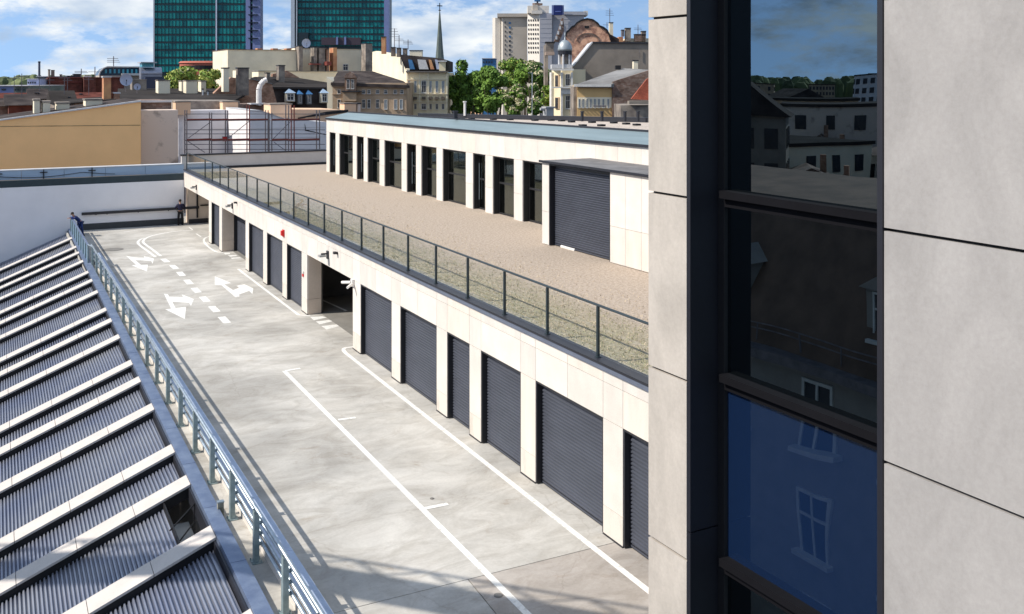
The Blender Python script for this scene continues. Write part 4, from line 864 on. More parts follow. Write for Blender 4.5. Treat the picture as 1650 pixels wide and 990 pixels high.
# dark mansard houses
b = Bld('stack_gable_house', 'old brick gable with two tall stained chimney slabs above the tar roof', 'house', 372, 440, 122)
b.poly('brick_gable', BRK, [(345, 150), (372, 125), (403, 128), (438, 136), (446, 165), (446, None), (345, None)], 0, 1.0)
b.poly('gable_coping', LGREY, [(403, 126.5), (438, 134.5), (438, 136), (403, 128)], -0.2, 1.2)
chimney(b, 360, 369, 109, 144, CREAM2, -3, 1.2); chimney(b, 383, 401, 109, 150, CHIM, -3, 1.0)
b = Bld('mansard_house', 'dark mansard-roofed house with blue tin dormer hoods', 'house', 438, 528, 128)
b.box('wall', BRWN, 440, 526, 172, None, 0.5, 10)
b.poly('mansard_roof', DARKR2, [(438, 142), (438, 176), (527, 176), (527, 142)], 0, 0.6)
m = MB(); P = [(404, 126, 126), (440, 140.5, 127.5), (527, 141, 127.5), (527, 133, 136), (470, 124, 142), (410, 124, 140)]
Q = [(b.x(u, Y-b.Y0_), Y-b.Y0_, b.z(u, v, Y-b.Y0_)) for u, v, Y in P]; m.add(Q+[(x, y, z-0.25) for x, y, z in Q], [(0, 1, 2, 3, 4, 5), (11, 10, 9, 8, 7, 6)]+[(i, i+6, (i+1) % 6+6, (i+1) % 6) for i in range(6)]); m.build('upper_roof', DARKR, b.t)
for (u0, u1, v0, v1, bl) in ((457, 473, 144, 164, 0), (476, 485, 146, 168, 1), (491, 500, 146, 168, 1), (513, 526, 144, 166, 0)):
    b.box('dormer', CREAM2 if not bl else mat('grey dormer', (0.22, 0.22, 0.22), 0.7), u0+1, u1-1, v0+6, v1, -0.9, -0.01)
    a_, c_ = b.x(u0-0.5), b.x(u1+0.5); zz1 = b.z(u0, v0+6); zz2 = b.z(u0, v0-1)
    MB().add([(a_, -1.1, zz1), (c_, -1.1, zz1), (c_, 0, zz1), (a_, 0, zz1), ((a_+c_)/2-.1, -0.5, zz2), ((a_+c_)/2+.1, 0, zz2)], [(3, 2, 1, 0), (0, 1, 4), (1, 5, 4), (1, 2, 5), (2, 3, 5), (3, 0, 4), (3, 4, 5)]).build('dormer_hood', BLUE if bl else ZB, b.t)
    b.window(u0+3.4, u1-3.4, v0+8, v1-3, mp=PANE, y=-0.91)
for (u0, u1, v0, v1) in ((449, 459, 105, 130), (430, 435, 117, 130)): chimney(b, u0, u1, v0, v1, CHIM, 6, 1.2)
b.poly('brick_gable', BRK, [(480, 119), (505, 113), (526, 125), (526, 142), (480, 130)], 13, 14)
b.box('small_window_hut', CREAM2, 408, 430, 113, 126, 10, 12)
# long pale blind building
b = Bld('long_pale_building', 'long pale blind-walled building in front of the glass towers', 'building', 367, 600, 190)
b.box('wall', CREAM2, 367, 481, 81, None, 0, 14); b.box('wall', CREAM2, 482, 590, 78, None, 3, 17)
b.box('roof_edge', mat('brown ridge', (0.2, 0.12, 0.09), .8), 366, 481, 80.2, 81, -0.2, 14.2); b.box('roof_edge', ANTH, 482, 590, 77, 78, 2.8, 17.2)
for (u0, u1, v0, v1, m_) in ((482, 488, 74, 120, CHIM), (506, 511, 76, 118, CHIM), (514, 524, 77, 118, CHIM), (537, 543, 76, 118, ORNG), (589, 600, 70, 118, CHIM), (526, 530, 79, 118, BRK)): chimney(b, u0, u1, v0, v1, m_, -2, 2.5)
for u in (417, 442, 464): b.box('roof_hatch', ORNG, u, u+8, 78, 80.2, 1, 3)
for (u0, u1, v0, v1) in ((416, 425, 115, 124), (561, 568, 104, 113), (521, 527, 102, 115)): b.window(u0, u1, v0, v1, y=-0.02 if u0 < 480 else 2.98)
b.box('annex', CREAM2, 400, 600, 116, None, -8, -3); b.box('annex_roof', LGREY, 399, 600, 115, 116, -8.2, -3)
b.box('red_awning', RUST, 492, 508, 103, 105, -4, -2); b.box('red_awning', RUST, 517, 524, 100, 106, -4, -2)
# brown tenement
b = Bld('brown_tenement', 'brown plaster tenement with two rows of windows and a gabled oriel', 'building', 536, 655, 150, cam=True)
b.box('wall', BRWN, 536, 655, 134, None, 0, 11)
b.poly('side_gable', CREAM2, [(526, 124), (535.8, 131), (535.8, None), (526, None)], 0, 8)
m = MB(); P = [(533, 133.5, 149.5), (660, 138, 149.5), (650, 131, 156), (600, 115, 163), (545, 115, 163)]
Q = [(b.x(u, Y-b.Y0_), Y-b.Y0_, b.z(u, v, Y-b.Y0_)) for u, v, Y in P]; m.add(Q+[(x, y, z-0.4) for x, y, z in Q], [(0, 1, 2, 3, 4), (9, 8, 7, 6, 5)]+[(i, i+5, (i+1) % 5+5, (i+1) % 5) for i in range(5)]); m.build('roof', DARKR2, b.t)
b.box('cornice', mat('brown cornice', (0.25, 0.19, 0.14), .8), 535, 656, 138, 140, -0.4, -0.005); b.box('string_course', BRWN, 535.5, 655.5, 151.5, 152.5, -0.15, -0.004)
for u in (546.5, 586, 594.5, 608.5, 621.5, 637, 647.5): b.window(u-2.1, u+2.1, 145.5, 151, y=-0.01)
for u in (546.5, 586, 594.5, 608.5): b.window(u-2.1, u+2.1, 161, 174)
for u in (621.5, 637.5, 646.5): b.window(u-2.1, u+2.1, 161, 176, mp=PANEL_)
b.box('oriel', BRWN, 554.5, 576, 148, 163, -1.2, -0.01); b.box('oriel_upper', mat('oriel brown', (.25, .16, .11), .85, .3, 1), 557, 575, 126, 147, -0.8, -0.01); b.poly('oriel_gable', BRKD, [(555, 126), (560, 119), (566, 116), (572, 119), (577, 126)], -1.0, 0.5); b.box('oriel_roof', ANTH, 553, 583, 146.5, 148.3, -1.5, -0.02)
for u in (562.5, 569.5): b.window(u-1.8, u+1.8, 129, 143, y=-0.81)
# cream tenement
b = Bld('cream_tenement', 'cream tenement with tall windows, balconies and a dark mansard roof', 'building', 655.5, 721, 160, cam=True)
b.box('wall', CREAM, 655.5, 721, 117, None, 0, 16)
b.poly('mansard_roof', DARKR2, [(655, 116), (643, 88), (700, 93), (713, 95), (721, 98), (721, 116)], 0.3, 15); b.box('eave', mat('dark eave', (0.12, 0.11, 0.1), .7), 654.5, 723, 114.8, 117, -0.7, -0.01)
b.skew('party_wall', CREAM2, [(600, 84), (606, 82.5), (642, 88), (655.2, 112), (655.2, None), (600, None)], (600, 30), (655.2, -0.1), 0.5)
for (a, c, mm_) in ((657, 666, BLUE), (672, 688, FLASH), (690, 697, ORNG), (700, 707, DISH)): b.poly('dormer', mm_, [(a+1, 96), (c-2, 97), (c+3, 112), (a+4, 112)], -0.5, 0.31)
b.box('corner_dormer', CREAM, 708, 718, 100, 114.5, -0.6, 0.4); b.box('corner_dormer_roof', FLASH, 706, 720, 98, 100, -0.9, 0.6)
for (u0, u1, v0, v1) in ((630, 636, 76, 88), (639, 645, 77, 89), (649, 655, 78, 90), (660, 680, 81, 92)): chimney(b, u0, u1, v0, v1, CHIM if u0 < 656 else CREAM2, 3, 1.5)
chimney(b, 614.5, 621, 59, 84, ORNG, 1, 1.3)
for u, w_ in ((659, 1.8), (669.5, 1.5), (683, 3.2), (694, 1.5), (704, 1.7), (714, 1.7)):
    b.window(u-w_, u+w_, 131, 149, mp=PANEL_ if w_ < 3 else PANE, y=-0.02); b.window(u-w_, u+w_, 168, 176, y=-0.02)
    MB().box(b.x(u-2.8), -0.7, b.z(u, 160.5), b.x(u+2.8), -0.03, b.z(u, 156)).build('balcony', mat('balcony iron', (0.12, 0.10, 0.08), .7), b.t)
for v in (127.5, 151, 164): b.box('string_course', CREAM2, 655.3, 721.2, v, v+1.2, -0.2, -0.004)
for u in (656.5, 676, 690, 720): b.box('pilaster', CREAM2, u-1, u+1, 118, 175, -0.12, -0.003)
def aerial(u, v0, v1, Y, lab, n=4):
    X = XY(u, Y); z0 = ZV(u, v1, X, Y); z1 = ZV(u, v0, X, Y); t = thing('roof_aerial', lab, 'aerial', (X, Y, z0)); H = z1-z0
    MB().tube((0, 0, 0), (0, 0, H), 0.07*Y/160, 5).build('mast', STEEL, t); m = MB()
    for i in range(n): zz = H*(0.55+0.14*i); m.tube((-0.9*Y/160, 0, zz), (0.9*Y/160*(1-.15*i), 0, zz), 0.045*Y/160, 4)
    m.build('rods', STEEL, t)
aerial(635.5, 46, 76, 161, 'tallest thin aerial on the cream tenement left of its chimneys'); aerial(643, 57, 77, 161, 'middle thin aerial above the cream tenement chimneys', 2); aerial(657.5, 64, 80, 161, 'right-hand short aerial above the cream tenement roof', 3)
aerial(183, 91, 112, 250, 'thin aerial above the curved blue glass hall', 3); aerial(153, 108, 126, 240, 'angled aerial beside the curved blue glass hall', 1); aerial(131, 111, 125, 240, 'short aerial over the red brick block', 2)
# spire
X = XY(708.5, 300); t = thing('church_spire', 'slender grey green church spire rising behind the trees', 'church', (X, 300, ZG))
zf = lambda v: ZV(708.5, v, X, 300)-ZG; k = 300/F
MB().lathe([(8.4*k, zf(98)), (6.2*k, zf(78)), (4.0*k, zf(52)), (1.3*k, zf(22)), (0.5*k, zf(17))], n=8).build('spire', COPP, t)
MB().tube((0, 0, zf(17)), (0, 0, zf(5)), 0.14, 6).box(-0.9, -0.1, zf(10.5), 0.9, 0.1, zf(9)).lathe([(0.01, zf(18)), (0.55, zf(17)), (0.01, zf(15.6))], n=8).build('cross', BLACK, t)
MB().box(-8*k, -8*k, 0, 8*k, 8*k, zf(98)-0.05).build('tower', BRKD, t)
# glass towers
TG = tower_glass('teal tower glass', (0.003, 0.085, 0.10), (0.012, 0.28, 0.27), 2.3, 3.6); SPD = mat('dark spandrel', (0.008, 0.022, 0.032), 0.4); MUL = mat('dark mullion', (0.008, 0.04, 0.05), 0.5)
LVP = mat('lavender panel', (0.17, 0.21, 0.40), 0.5, 0.08, 0.3); LGTS = mat('light tower strip', (0.40, 0.45, 0.52), 0.5)
def tower(label, Y, u0, u1, us0, extra, vtop, vbot, pitch, v_first, segs):
    b = Bld('glass_tower', label, 'tower', u0, u1, Y, cam=True); a0 = b.x(us0[0]); a1 = b.x(us0[1]); zt = b.z(u0, vtop)
    MB().box(a0+0.2, 0.3, 0, a1-0.2, 26, zt).build('core', SPD, b.t)
    v = v_first; 
    while v > vtop:
        z0 = b.z(us0[0], v-0.8); z1 = b.z(us0[0], v-pitch+2.0)
        if z0 > 2: MB().box(a0, 0.0, z0, a1, 0.28, z1).build('window_band', TG, b.t); MB().box(a0, -0.12, z1+0.02, a1, 0.28, z1+0.55).build('spandrel', SPD, b.t)
        v -= pitch
    m = MB(); n_ = int((a1-a0)/1.45)
    for i in range(n_+1): m.box(a0+i*(a1-a0)/n_-0.07, -0.16, 0, a0+i*(a1-a0)/n_+0.07, -0.001, zt)
    o = m.build('mullions', MUL, b.t); o['kind'] = 'stuff'
    for s_ in segs: b.box('vertical_fin' if s_[3] < 0.5 else 'side_panel', s_[2], s_[0], s_[1], vtop, None, -0.5-s_[3], 3)
    return b
b = tower('left of two teal glass towers, with a white vertical line and lavender side', 420, 248, 421, (248, 399), 0, -170, 130, 12.3, 117, [(247.5, 249.5, LGTS, 0), (348, 350, mat('white tower fin', (0.5, 0.55, 0.68), 0.5), 0), (397.5, 404.5, LVP, 1), (408.5, 421, LVP, 1)])
b.box('stair_slot', SPD, 404.6, 408.4, -170, None, 0, 3)
for i in range(16):
    v = 68-i*12.6
    b.box('balcony_fin', SPD, 402, 417, v-6.5, v-5.2, -2.2, -1.52); b.box('stair_light', mat('mint glass', (0.16, 0.42, 0.40), 0.3), 405, 408, v-1.5, v+2, -0.3, -0.01)
b = tower('right of two teal glass towers, with a dark centre block low on its face', 400, 470, 627, (480, 619.5), 0, -150, 130, 10.4, 86, [(469.5, 475.5, LGTS, 0.5), (476, 480, SPD, 0), (619.5, 627, LVP, 1)])
b.box('fin', LGTS, 478.5, 480, -150, None, -1.6, -0.55)
b.box('plant_floor', mat('maroon screen', (0.05, 0.035, 0.05), .6), 519, 582, 61, 73, -1.5, -0.17)
for u in (543, 556): b.box('vertical_fin', LVP, u, u+3, 60, 72.5, -2.0, -1.51)
b.box('entrance_void', SPD, 482, 498, 53, 76, -1.5, -0.17)
# hotel
HW = mat('hotel white', (0.66, 0.615, 0.55), 0.8, 0.05, 0.2); HG = mat('hotel grey', (0.40, 0.40, 0.43), 0.8, 0.08, 0.2); HT = mat('hotel shade tan', (0.46, 0.41, 0.35), 0.8, 0.08, 0.2)
b = Bld('white_hotel', 'tall white hotel block with rows of small windows and a dark blue roof sign', 'hotel', 793, 940, 369.6, cam=True)
X_ = XY(810, 330); b.skew('slab', HW, [(793.5, 29), (798, 29), (798, None), (793.5, None)], (793.5, 24), (798, 10), 2); b.skew('slab', HW, [(803, 25), (810, 25), (810, None), (803, None)], (803, 20), (810, 6), 2); b.box('shaded_front', HT, 810, 850, 26, None, 6, 20); b.box('slab_recess', HT, 798, 803, 28, None, 12, 20)  # the front's shade is put into a darker tan beside the sunlit white
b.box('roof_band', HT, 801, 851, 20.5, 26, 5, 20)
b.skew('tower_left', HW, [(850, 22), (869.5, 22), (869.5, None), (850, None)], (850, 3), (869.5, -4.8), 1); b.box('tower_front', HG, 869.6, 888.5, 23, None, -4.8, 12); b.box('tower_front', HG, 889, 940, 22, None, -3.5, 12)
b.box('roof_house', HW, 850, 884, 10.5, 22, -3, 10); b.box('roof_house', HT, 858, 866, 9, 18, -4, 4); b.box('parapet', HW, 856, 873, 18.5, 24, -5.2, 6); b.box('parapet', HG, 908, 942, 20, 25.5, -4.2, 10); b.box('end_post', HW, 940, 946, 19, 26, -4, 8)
b.box('sign_board', mat('navy sign', (0.006, 0.018, 0.13), 0.5), 891, 904, 11, 26.5, -8, -5); b.box('sign_side', LVP, 888, 890.8, 11, 26, -7.6, -5); b.box('sign_side', LVP, 904.2, 907, 11, 26, -7.6, -5)
b.box('sign_mark', mat('sign lettering', (0.12, 0.16, 0.42), 0.5), 893, 902, 20.5, 22, -8.1, -8.01)
for r_ in range(8):
    v = 31.5+r_*7.35
    for c_ in range(5): b.skew('window', PANE, [(851.7+c_*3.7, v), (853.3+c_*3.7, v), (853.3+c_*3.7, v+3.2), (851.7+c_*3.7, v+3.2)], (850, 3), (869.5, -4.8), 0.15, -0.22)
    b.box('window', BLUE if r_ in (0, 1, 3) else PANE, 819.8, 823, v+3.0, v+6.0, 5.8, 5.98); b.box('window', PANE, 813.3, 814.5, v+2.0, v+5.0, 5.8, 5.98)
    b.box('floor_line', HG, 870, 888, v+0.5, v+0.9, -4.86, -4.81); b.box('floor_line', HG, 889.5, 939, v+0.5, v+0.9, -3.56, -3.51)
t = thing('hotel_antenna', 'dark antenna cluster on top of the white hotel', 'antenna', (XY(866, 330), 330, ZY(866, 9, 330))); MB().tube((0, 0, 0), (0, 0, 3), 0.35, 6).build('mast', ANTH, t); MB().box(-1.2, -0.3, 1.4, 1.2, 0.3, 2.4).build('array', BLUE, t); MB().box(-1.6, -1, 0, 1.6, 1, 0.8).build('base', BRKD, t)
# turret tenement and its neighbours
b = Bld('turret_tenement', 'yellow and white corner tenement with a domed grey turret', 'building', 889, 924, 120.96, cam=True)
b.box('wall', CREAM, 905, 922.5, 112, None, 0, 10); b.skew('wall', CREAM, [(889, 112), (905, 112), (905, None), (889, None)], (889, 4), (905, 0), 3); b.box('side_strip', CHIM, 881, 887, 69, None, 8, 12)
for u in (905, 921.3): b.box('pilaster', WFR, u-1.6, u+1.6, 117, None, -0.35, -0.01)
b.skew('pilaster', WFR, [(889.5, 117), (892.5, 117), (892.5, None), (889.5, None)], (889, 4), (905, 0), 0.3, -0.32)
for v, h_ in ((111, 3), (140, 2.2)): b.box('cornice', WFR, 888, 924, v, v+h_, -0.6, -0.36)
b.box('balustrade', WFR, 904, 919, 143, 152, -0.30, -0.01)
for (u0, u1, v0, v1) in ((912, 918, 120, 138), (912, 918, 155, 175)): b.window(u0, u1, v0, v1, y=-0.02)
for v in (122, 158): b.skew('window', BRWN, [(896, v-1), (902, v-1), (902, v+18), (896, v+18)], (889, 4), (905, 0), 0.12, -0.14); b.skew('window_pane', PANE, [(897, v), (901, v), (901, v+17), (897, v+17)], (889, 4), (905, 0), 0.1, -0.2)
kk = 108/F*1.05; xc = b.x(911); yc_ = 13*kk; zt_ = lambda v: b.z(911, v)
MB().lathe([(12.5*kk, zt_(82)), (12.6*kk, zt_(79)), (11.8*kk, zt_(74)), (9.3*kk, zt_(69)), (5.5*kk, zt_(65.5)), (1.2*kk, zt_(64)), (0.6*kk, zt_(58)), (0.05, zt_(52))], xc, yc_, 20).build('dome', mat('dome tin', (0.36, 0.40, 0.42), 0.45, 0.15, 1, metal=0.4), b.t, smooth=True)
MB().lathe([(12*kk, zt_(88)), (12.3*kk, zt_(82.2))], xc, yc_, 20).build('drum', ANTH, b.t)
MB().lathe([(8*kk, zt_(111)), (8*kk, zt_(88.1))], xc, yc_, 14).build('lantern_core', CHIM, b.t)
for i in range(6):
    a = i*pi/3+0.2; MB().tube((xc+10.5*kk*cos(a), yc_+10.5*kk*sin(a), zt_(111)), (xc+10.5*kk*cos(a), yc_+10.5*kk*sin(a), zt_(88.1)), 1.7*kk, 8).build('column', FLASH, b.t)
b.box('turret_base', FLASH, 889.5, 922, 104, 110.5, 0.2, 5); b.box('left_turret', CHIM, 881, 894, 67, 86, 3, 5.5); b.box('left_turret_cap', BLACK, 880, 896, 66, 68, 2.8, 5.8); b.box('left_turret_base', mat('stone base', (.4, .3, .24), .8), 880.5, 895, 83, 88, 2.7, 5.7)
b = Bld('dark_gable_building', 'big grey-brown blind gable wall with a slate slope, right of the turret', 'building', 924, 1075, 125.44, cam=True)
b.poly('wall', DKG, [(924, 134), (924, 107), (955, 69.5), (1075, 70.5), (1075, None), (924, None)], 0, 7); b.poly('coping', ANTH, [(955, 67.5), (1075, 68.5), (1075, 71), (955, 70)], -0.2, 7.1); b.poly('roof_slope', FLASH, [(923, 106), (954, 67.5), (955.2, 69.4), (924, 107.3)], -0.2, 8); 
m = MB(); q_ = [(b.x(924), 0.1, b.z(924, 107)), (b.x(955), 0.1, b.z(955, 69)), (b.x(949, 14), 14, b.z(949, 70, 14)), (b.x(920, 14), 14, b.z(920, 104, 14))]; m.add(q_, [(0, 1, 2, 3)]); m.build('slate_slope', mat('lilac slate', (0.20, 0.20, 0.30), .6, .2, 1), b.t)
b.box('aerial_mast', STEEL, 1029.5, 1030, 78, 95, -0.2, -0.12)
b = Bld('curved_gable_house', 'house with a large curved weathered brick gable and stepped pinnacle', 'house', 908, 1000, 168, cam=True)
arc = [(911.7, 59), (913.3, 52.6), (917, 50), (921.4, 44.5), (926, 42.5), (929.5, 38), (936, 34), (945.6, 31.3), (955.3, 33), (963.4, 39), (966, 43), (972, 45.3), (978, 50), (981, 56), (983.6, 65)]
b.poly('gable', mat('weathered gable', (0.80, 0.46, 0.30), .9, .3, 0.9, col2=(0.34, 0.17, 0.12), lo=.4, hi=.56), arc+[(984, None), (912, None)], 0, 1.5)
b.poly('gable_coping', BLACK, [((u-948)*1.03+948, v-1.9) for u, v in arc]+[((u-948)*0.985+948, v+0.8) for u, v in arc[::-1]], -0.3, -0.005)
inner = [(947.5-19*cos(pi*i/10), 66-13*sin(pi*i/10)) for i in range(11)]+[(947.5+17*cos(pi*i/10), 66.5-11*sin(pi*i/10)) for i in range(11)]
b.poly('arch_moulding', BRKD, inner, -0.12, -0.005); b.box('oval_window', BLACK, 942, 949, 42, 46, -0.08, -0.005)
b.poly('pinnacle', BRKD, [(893, 67), (900, 48), (905, 30), (908, 29), (909, 50), (901, 68)], 0, 1.5)
for (x_, v_) in ((896.5, 62), (899.5, 54), (902.5, 46), (905, 38)): b.box('pinnacle_step', FLASH, x_-1.6, x_+1.4, v_-3.5, v_+2, -0.3, -0.01)
b.poly('roof', DARKR2, [(984, 60), (975, 50), (999, 62), (999, 70), (984, 70)], 1.6, 9); chimney(b, 982, 988, 36, 60, CREAM2, 3, 1.2)
b = Bld('chimney_row_house', 'pale roof-top house with brick chimneys right of the curved gable', 'house', 996, 1060, 179.2, cam=True)
b.box('wall', CREAM2, 1008, 1060, 62, None, 0, 6); b.box('red_wall', ORNG, 996, 1003, 60, None, -1, 4)
for (u0, u1, v0, v1, m_) in ((1008, 1016.5, 45, 64, CHIM), (1023, 1040, 55, 64, BRKD), (1034, 1041, 50, 64, CHIM), (1002, 1006, 48, 56, STEEL)): chimney(b, u0, u1, v0, v1, m_, -1, 1.5)
aerial(1028, 40, 58, 159, 'thin aerial by the right-hand chimneys beside the near stone building', 2); aerial(982.5, 14, 38, 146, 'tall many-armed aerial right of the curved brick gable', 3); aerial(978, 36, 46, 149, 'short dark aerial stub right of the curved gable', 1)
b = Bld('low_yellow_house', 'low yellow house with grey lean-to roof and a row of narrow windows', 'house', 930, 986, 104.5, cam=True)
b.box('wall', mat('warm yellow plaster', (0.66, 0.44, 0.20), .85, .08, .5), 930, 986, 139, None, 0, 8); b.box('eave', WFR, 924.5, 984, 136, 140, -0.6, -0.01); b.box('side_wall', CHIM, 924.5, 929.8, 140, None, 0.3, 6)
b.box('window_band', CREAM2, 930.2, 985.5, 157, 174, -0.05, -0.004)
for i, u in enumerate((933.5, 939.5, 946, 952, 958.5, 965, 972, 980)): b.window(u-1.2, u+1.2, 160, 174, mp=PANEL_, y=-0.055)
m = MB(); P = [(930, 135.8, 104), (986, 136, 104), (1050, 113, 108), (1004, 110, 114)]
Q = [(b.x(u, Y-b.Y0_), Y-b.Y0_, b.z(u, v, Y-b.Y0_)) for u, v, Y in P]; m.add(Q+[(x, y, z-0.35) for x, y, z in Q], [(0, 1, 2, 3), (7, 6, 5, 4), (0, 4, 5, 1), (1, 5, 6, 2), (2, 6, 7, 3), (3, 7, 4, 0)]); m.build('roof', LGREY, b.t)
b.poly('brick_wall', BRKD, [(986.5, 132), (1050, 112), (1050, None), (986.5, None)], -0.3, 0.6); chimney(b, 1021, 1028, 97, 113, CREAM2, 8, 1.2); b.box('roof_box', BLACK, 1005, 1014, 104, 111, 8, 9)
b.box('bench_bracket', STEEL, 955, 976, 170, 172, -1.0, -0.6)
b = Bld('red_tile_house', 'corner of a red-tiled roof at the edge of the near stone building', 'house', 1015, 1075, 92.4, cam=True)
b.poly('roof', REDT, [(1017, 160), (1042, 128), (1075, 110), (1075, 163)], 0, 0.5); b.box('eave', DKG, 1013, 1075, 163, 168, -0.5, 1); b.box('wall', CHIM, 1000, 1075, 170, None, 0, 6)
# left distance
b = Bld('red_brown_block', 'wide red-brown blind block on the left skyline', 'building', 77, 200, 240); b.box('wall', BRKR, 77, 133, 126, None, 0, 12); b.box('wall', BRKR, 134, 153, 125, None, -2, 12); b.box('wall', BRKR, 154, 200, 126, None, 0, 12); b.box('roof_edge', RUST, 76, 200, 124.6, 126, -0.4, -0.01); b.box('string', RUST, 77, 133, 132, 133.2, -0.3, -0.01)
for (u0, u1, v0) in ((78, 81, 112), (83, 88, 113), (97, 100, 120)): chimney(b, u0, u1, v0, 127, CHIM, 2, 2)
for (u0, u1, v0) in ((110, 120, 122), (121, 134, 119), (139, 150, 122)): b.box('roof_unit', ANTH if u0 < 139 else WFR, u0, u1, v0, 126, 4, 8)
b = Bld('curved_glass_hall', 'low hall with curved blue glazed front and white rim on the skyline', 'building', 160, 234, 250)
P = [(160, 122), (162, 116), (167, 111), (173, 108.5), (228, 109), (228, 122)]
b.poly('glazed_front', mat('blue black glazing', (0.012, 0.04, 0.08), .2), P, 0, 10); b.poly('white_rim', WFR, [(158, 122), (160.5, 115), (166, 109.5), (173, 106.8), (228, 107.4), (228, 109), (173, 108.4), (167, 111), (162, 116), (160, 122)], -0.6, -0.01)
for i in range(8): b.box('window', mat('teal window', (0.06, 0.32, 0.42), .3), 169+i*7, 172+i*7, 112, 118.5, -0.3, -0.01)
b.box('canopy', WFR, 195, 233, 118.5, 122, -1.5, -0.01); b.box('base', HT, 160, 233, 122, None, 0, 9)
b = Bld('metal_barrel_hall', 'shiny rounded metal hall beside the left glass tower', 'building', 229, 264, 235)
m = MB(); P = []; kk = 235/F
a_, c_ = b.x(230), b.x(264); R_ = 9*kk; zc = b.z(247, 118)
for i in range(9): th_ = pi*i/16; P.append((-R_*cos(pi/2-th_)*1.0, zc+R_*sin(pi/2-th_)))
PP = [(4-R_*1.2*sin(pi*i/20), zc+R_*cos(pi*i/20)) for i in range(13)]+[(4, 0), (6, 0), (6, zc+R_)]
m.prism(PP, lambda y, z: (a_, y, z), lambda y, z: (c_, y, z)); m.build('barrel', mat('barrel metal', (0.36, 0.38, 0.46), .35, .1, 1, metal=0.6), b.t)
b.box('lantern', mat('teal window', (0.06, 0.32, 0.42), .3), 231, 250, 101.5, 108, 2, 6); b.box('lantern_roof', HG, 228, 254, 100, 101.6, 1, 7); b.box('lower_block', mat('navy panel', (0.03, 0.04, 0.08), .5), 233, 268, 124, None, -1, 1)
b = Bld('round_red_hall', 'round red brick hall with a band of dark openings under the tower', 'building', 296, 372, 270); kk = 270/F; xc = b.x(342)
zt_ = lambda v: b.z(342, v)
MB().lathe([(44*kk, 0), (44*kk, zt_(102)), (46*kk, zt_(101.8)), (43*kk, zt_(99)), (20*kk, zt_(98.4))], xc, 30*kk, 40).build('drum', mat('red hall render', (0.42, 0.12, 0.08), .8, .1, .5), b.t)
for i in range(16):
    a = -pi/2-1.1+i*0.14; x_, y_ = xc+44*kk*cos(a), 30*kk+44*kk*sin(a); o = MB().box(-0.5, -0.15, zt_(112), 0.5, 0.05, zt_(106)).build('opening', BLACK, b.t); o.location = (x_, y_, 0); o.rotation_euler = (0, 0, a+pi/2)
b = Bld('far_chimney', 'lone tall industrial chimney on the left horizon', 'chimney', 61.5, 65.5, 700); kk = 700/F
MB().lathe([(2.0*kk, 0), (1.5*kk, b.z(63, 99))], b.x(63.5), 2, 10).build('shaft', mat('chimney concrete', (0.10, 0.11, 0.16), .8), b.t); MB().lathe([(1.9*kk, b.z(63, 101)), (1.9*kk, b.z(63, 99.5))], b.x(63.5), 2, 10).build('rim', ANTH, b.t)
fl = [(-40, 25, 139, 200, 'flat-roofed lavender building at the far left', LVP), (22, 46, 139, 190, 'green-grey low building second from the left edge', COPP), (44, 62, 128, 215, 'pale blue slab with a flat top near the far chimney', mat('pale blue wall', (0.42, 0.46, 0.66), .8)), (60, 77, 124, 225, 'dark teal block touching the red-brown block', mat('teal wall', (0.06, 0.10, 0.13), .7)),
      (777, 799, 95, 300, 'low building with a blue rounded eave seen between the trees', BLUE)]
for u0, u1, v, Y, lab, m_ in fl:
    b = Bld('distant_block', lab, 'building', u0, u1, Y, cam=True); b.box('wall', m_, u0, u1, v, None, 0, 15); b.box('roof', HG, u0-.5, u1+.5, v-1, v, -0.5, 15.5)
    for i in range(4):
        w_ = (u1-u0)/5; b.box('window', PANE, u0+w_*(i+0.3), u0+w_*(i+0.8), v+4, v+7, -0.15, -0.01)
rr = random.Random(11); RUSTR = mat('dull red roof', (0.13, 0.045, 0.035), 0.95, 0.5, 0.8, spec=0.05)
rl = ['dark rusty-roofed shed nearest the left edge', 'brown roofed house with a chimney near the left edge', 'low dark house between cream chimneys', 'soot-black house behind the cream chimneys', 'small tile-roofed house under the pale blue slab', 'grey metal-roofed shed behind the ochre wall', 'low house with white vents below the red-brown block', 'dark-roofed annex below the red-brown block']
for i, (u0, u1, v, Y, m_, m2) in enumerate([(-60, 12, 172, 96, BRKD, DARKR2), (0, 40, 165, 110, BRKD, RUSTR), (50, 76, 160, 122, CHIM, DARKR2), (62, 96, 162, 128, CHIM, DARKR), (14, 52, 170, 92, BRKR, DARKR2), (88, 120, 166, 104, CHIM, DARKR), (84, 130, 163, 125, CHIM, BRKD), (112, 170, 163, 118, CHIM, RUSTR)]):
    b = Bld('old_town_house', rl[i], 'house', u0, u1, Y, 'dark-roofed houses behind the ochre wall'); b.box('wall', m_, u0, u1, v, None, 0, 9)
    hh = 0.6+0.25*(i % 3); w_ = b.W; z_ = b.z(u0, v); MB().prism([(-0.4, z_), (9.4, z_), (4.5, z_+hh)], lambda y, z: (-0.3, y, z), lambda y, z: (w_+0.3, y, z)).build('roof', m2, b.t)
    for q in range(5):
        ua = u0+(u1-u0)*(0.08+0.19*q+rr.uniform(-.05, .05)); chimney(b, ua, ua+rr.uniform(1.6, 5), v-rr.uniform(4, 13), v, rr.choice([BRK, CHIM, CREAM2, ORNG, BRKD, WFR]), 1+rr.uniform(0, 7), rr.uniform(.5, 1.4))
    b.box('skylight', PANE, u0+(u1-u0)*.4, u0+(u1-u0)*.5, v-1.5, v, -0.1, 1.0); MB().tube((w_*.6, 3, z_), (w_*.6, 3, z_+2.6), 0.04, 4).box(w_*.6-.5, 2.98, z_+2.3, w_*.6+.5, 3.02, z_+2.36).build('aerial', STEEL, b.t)
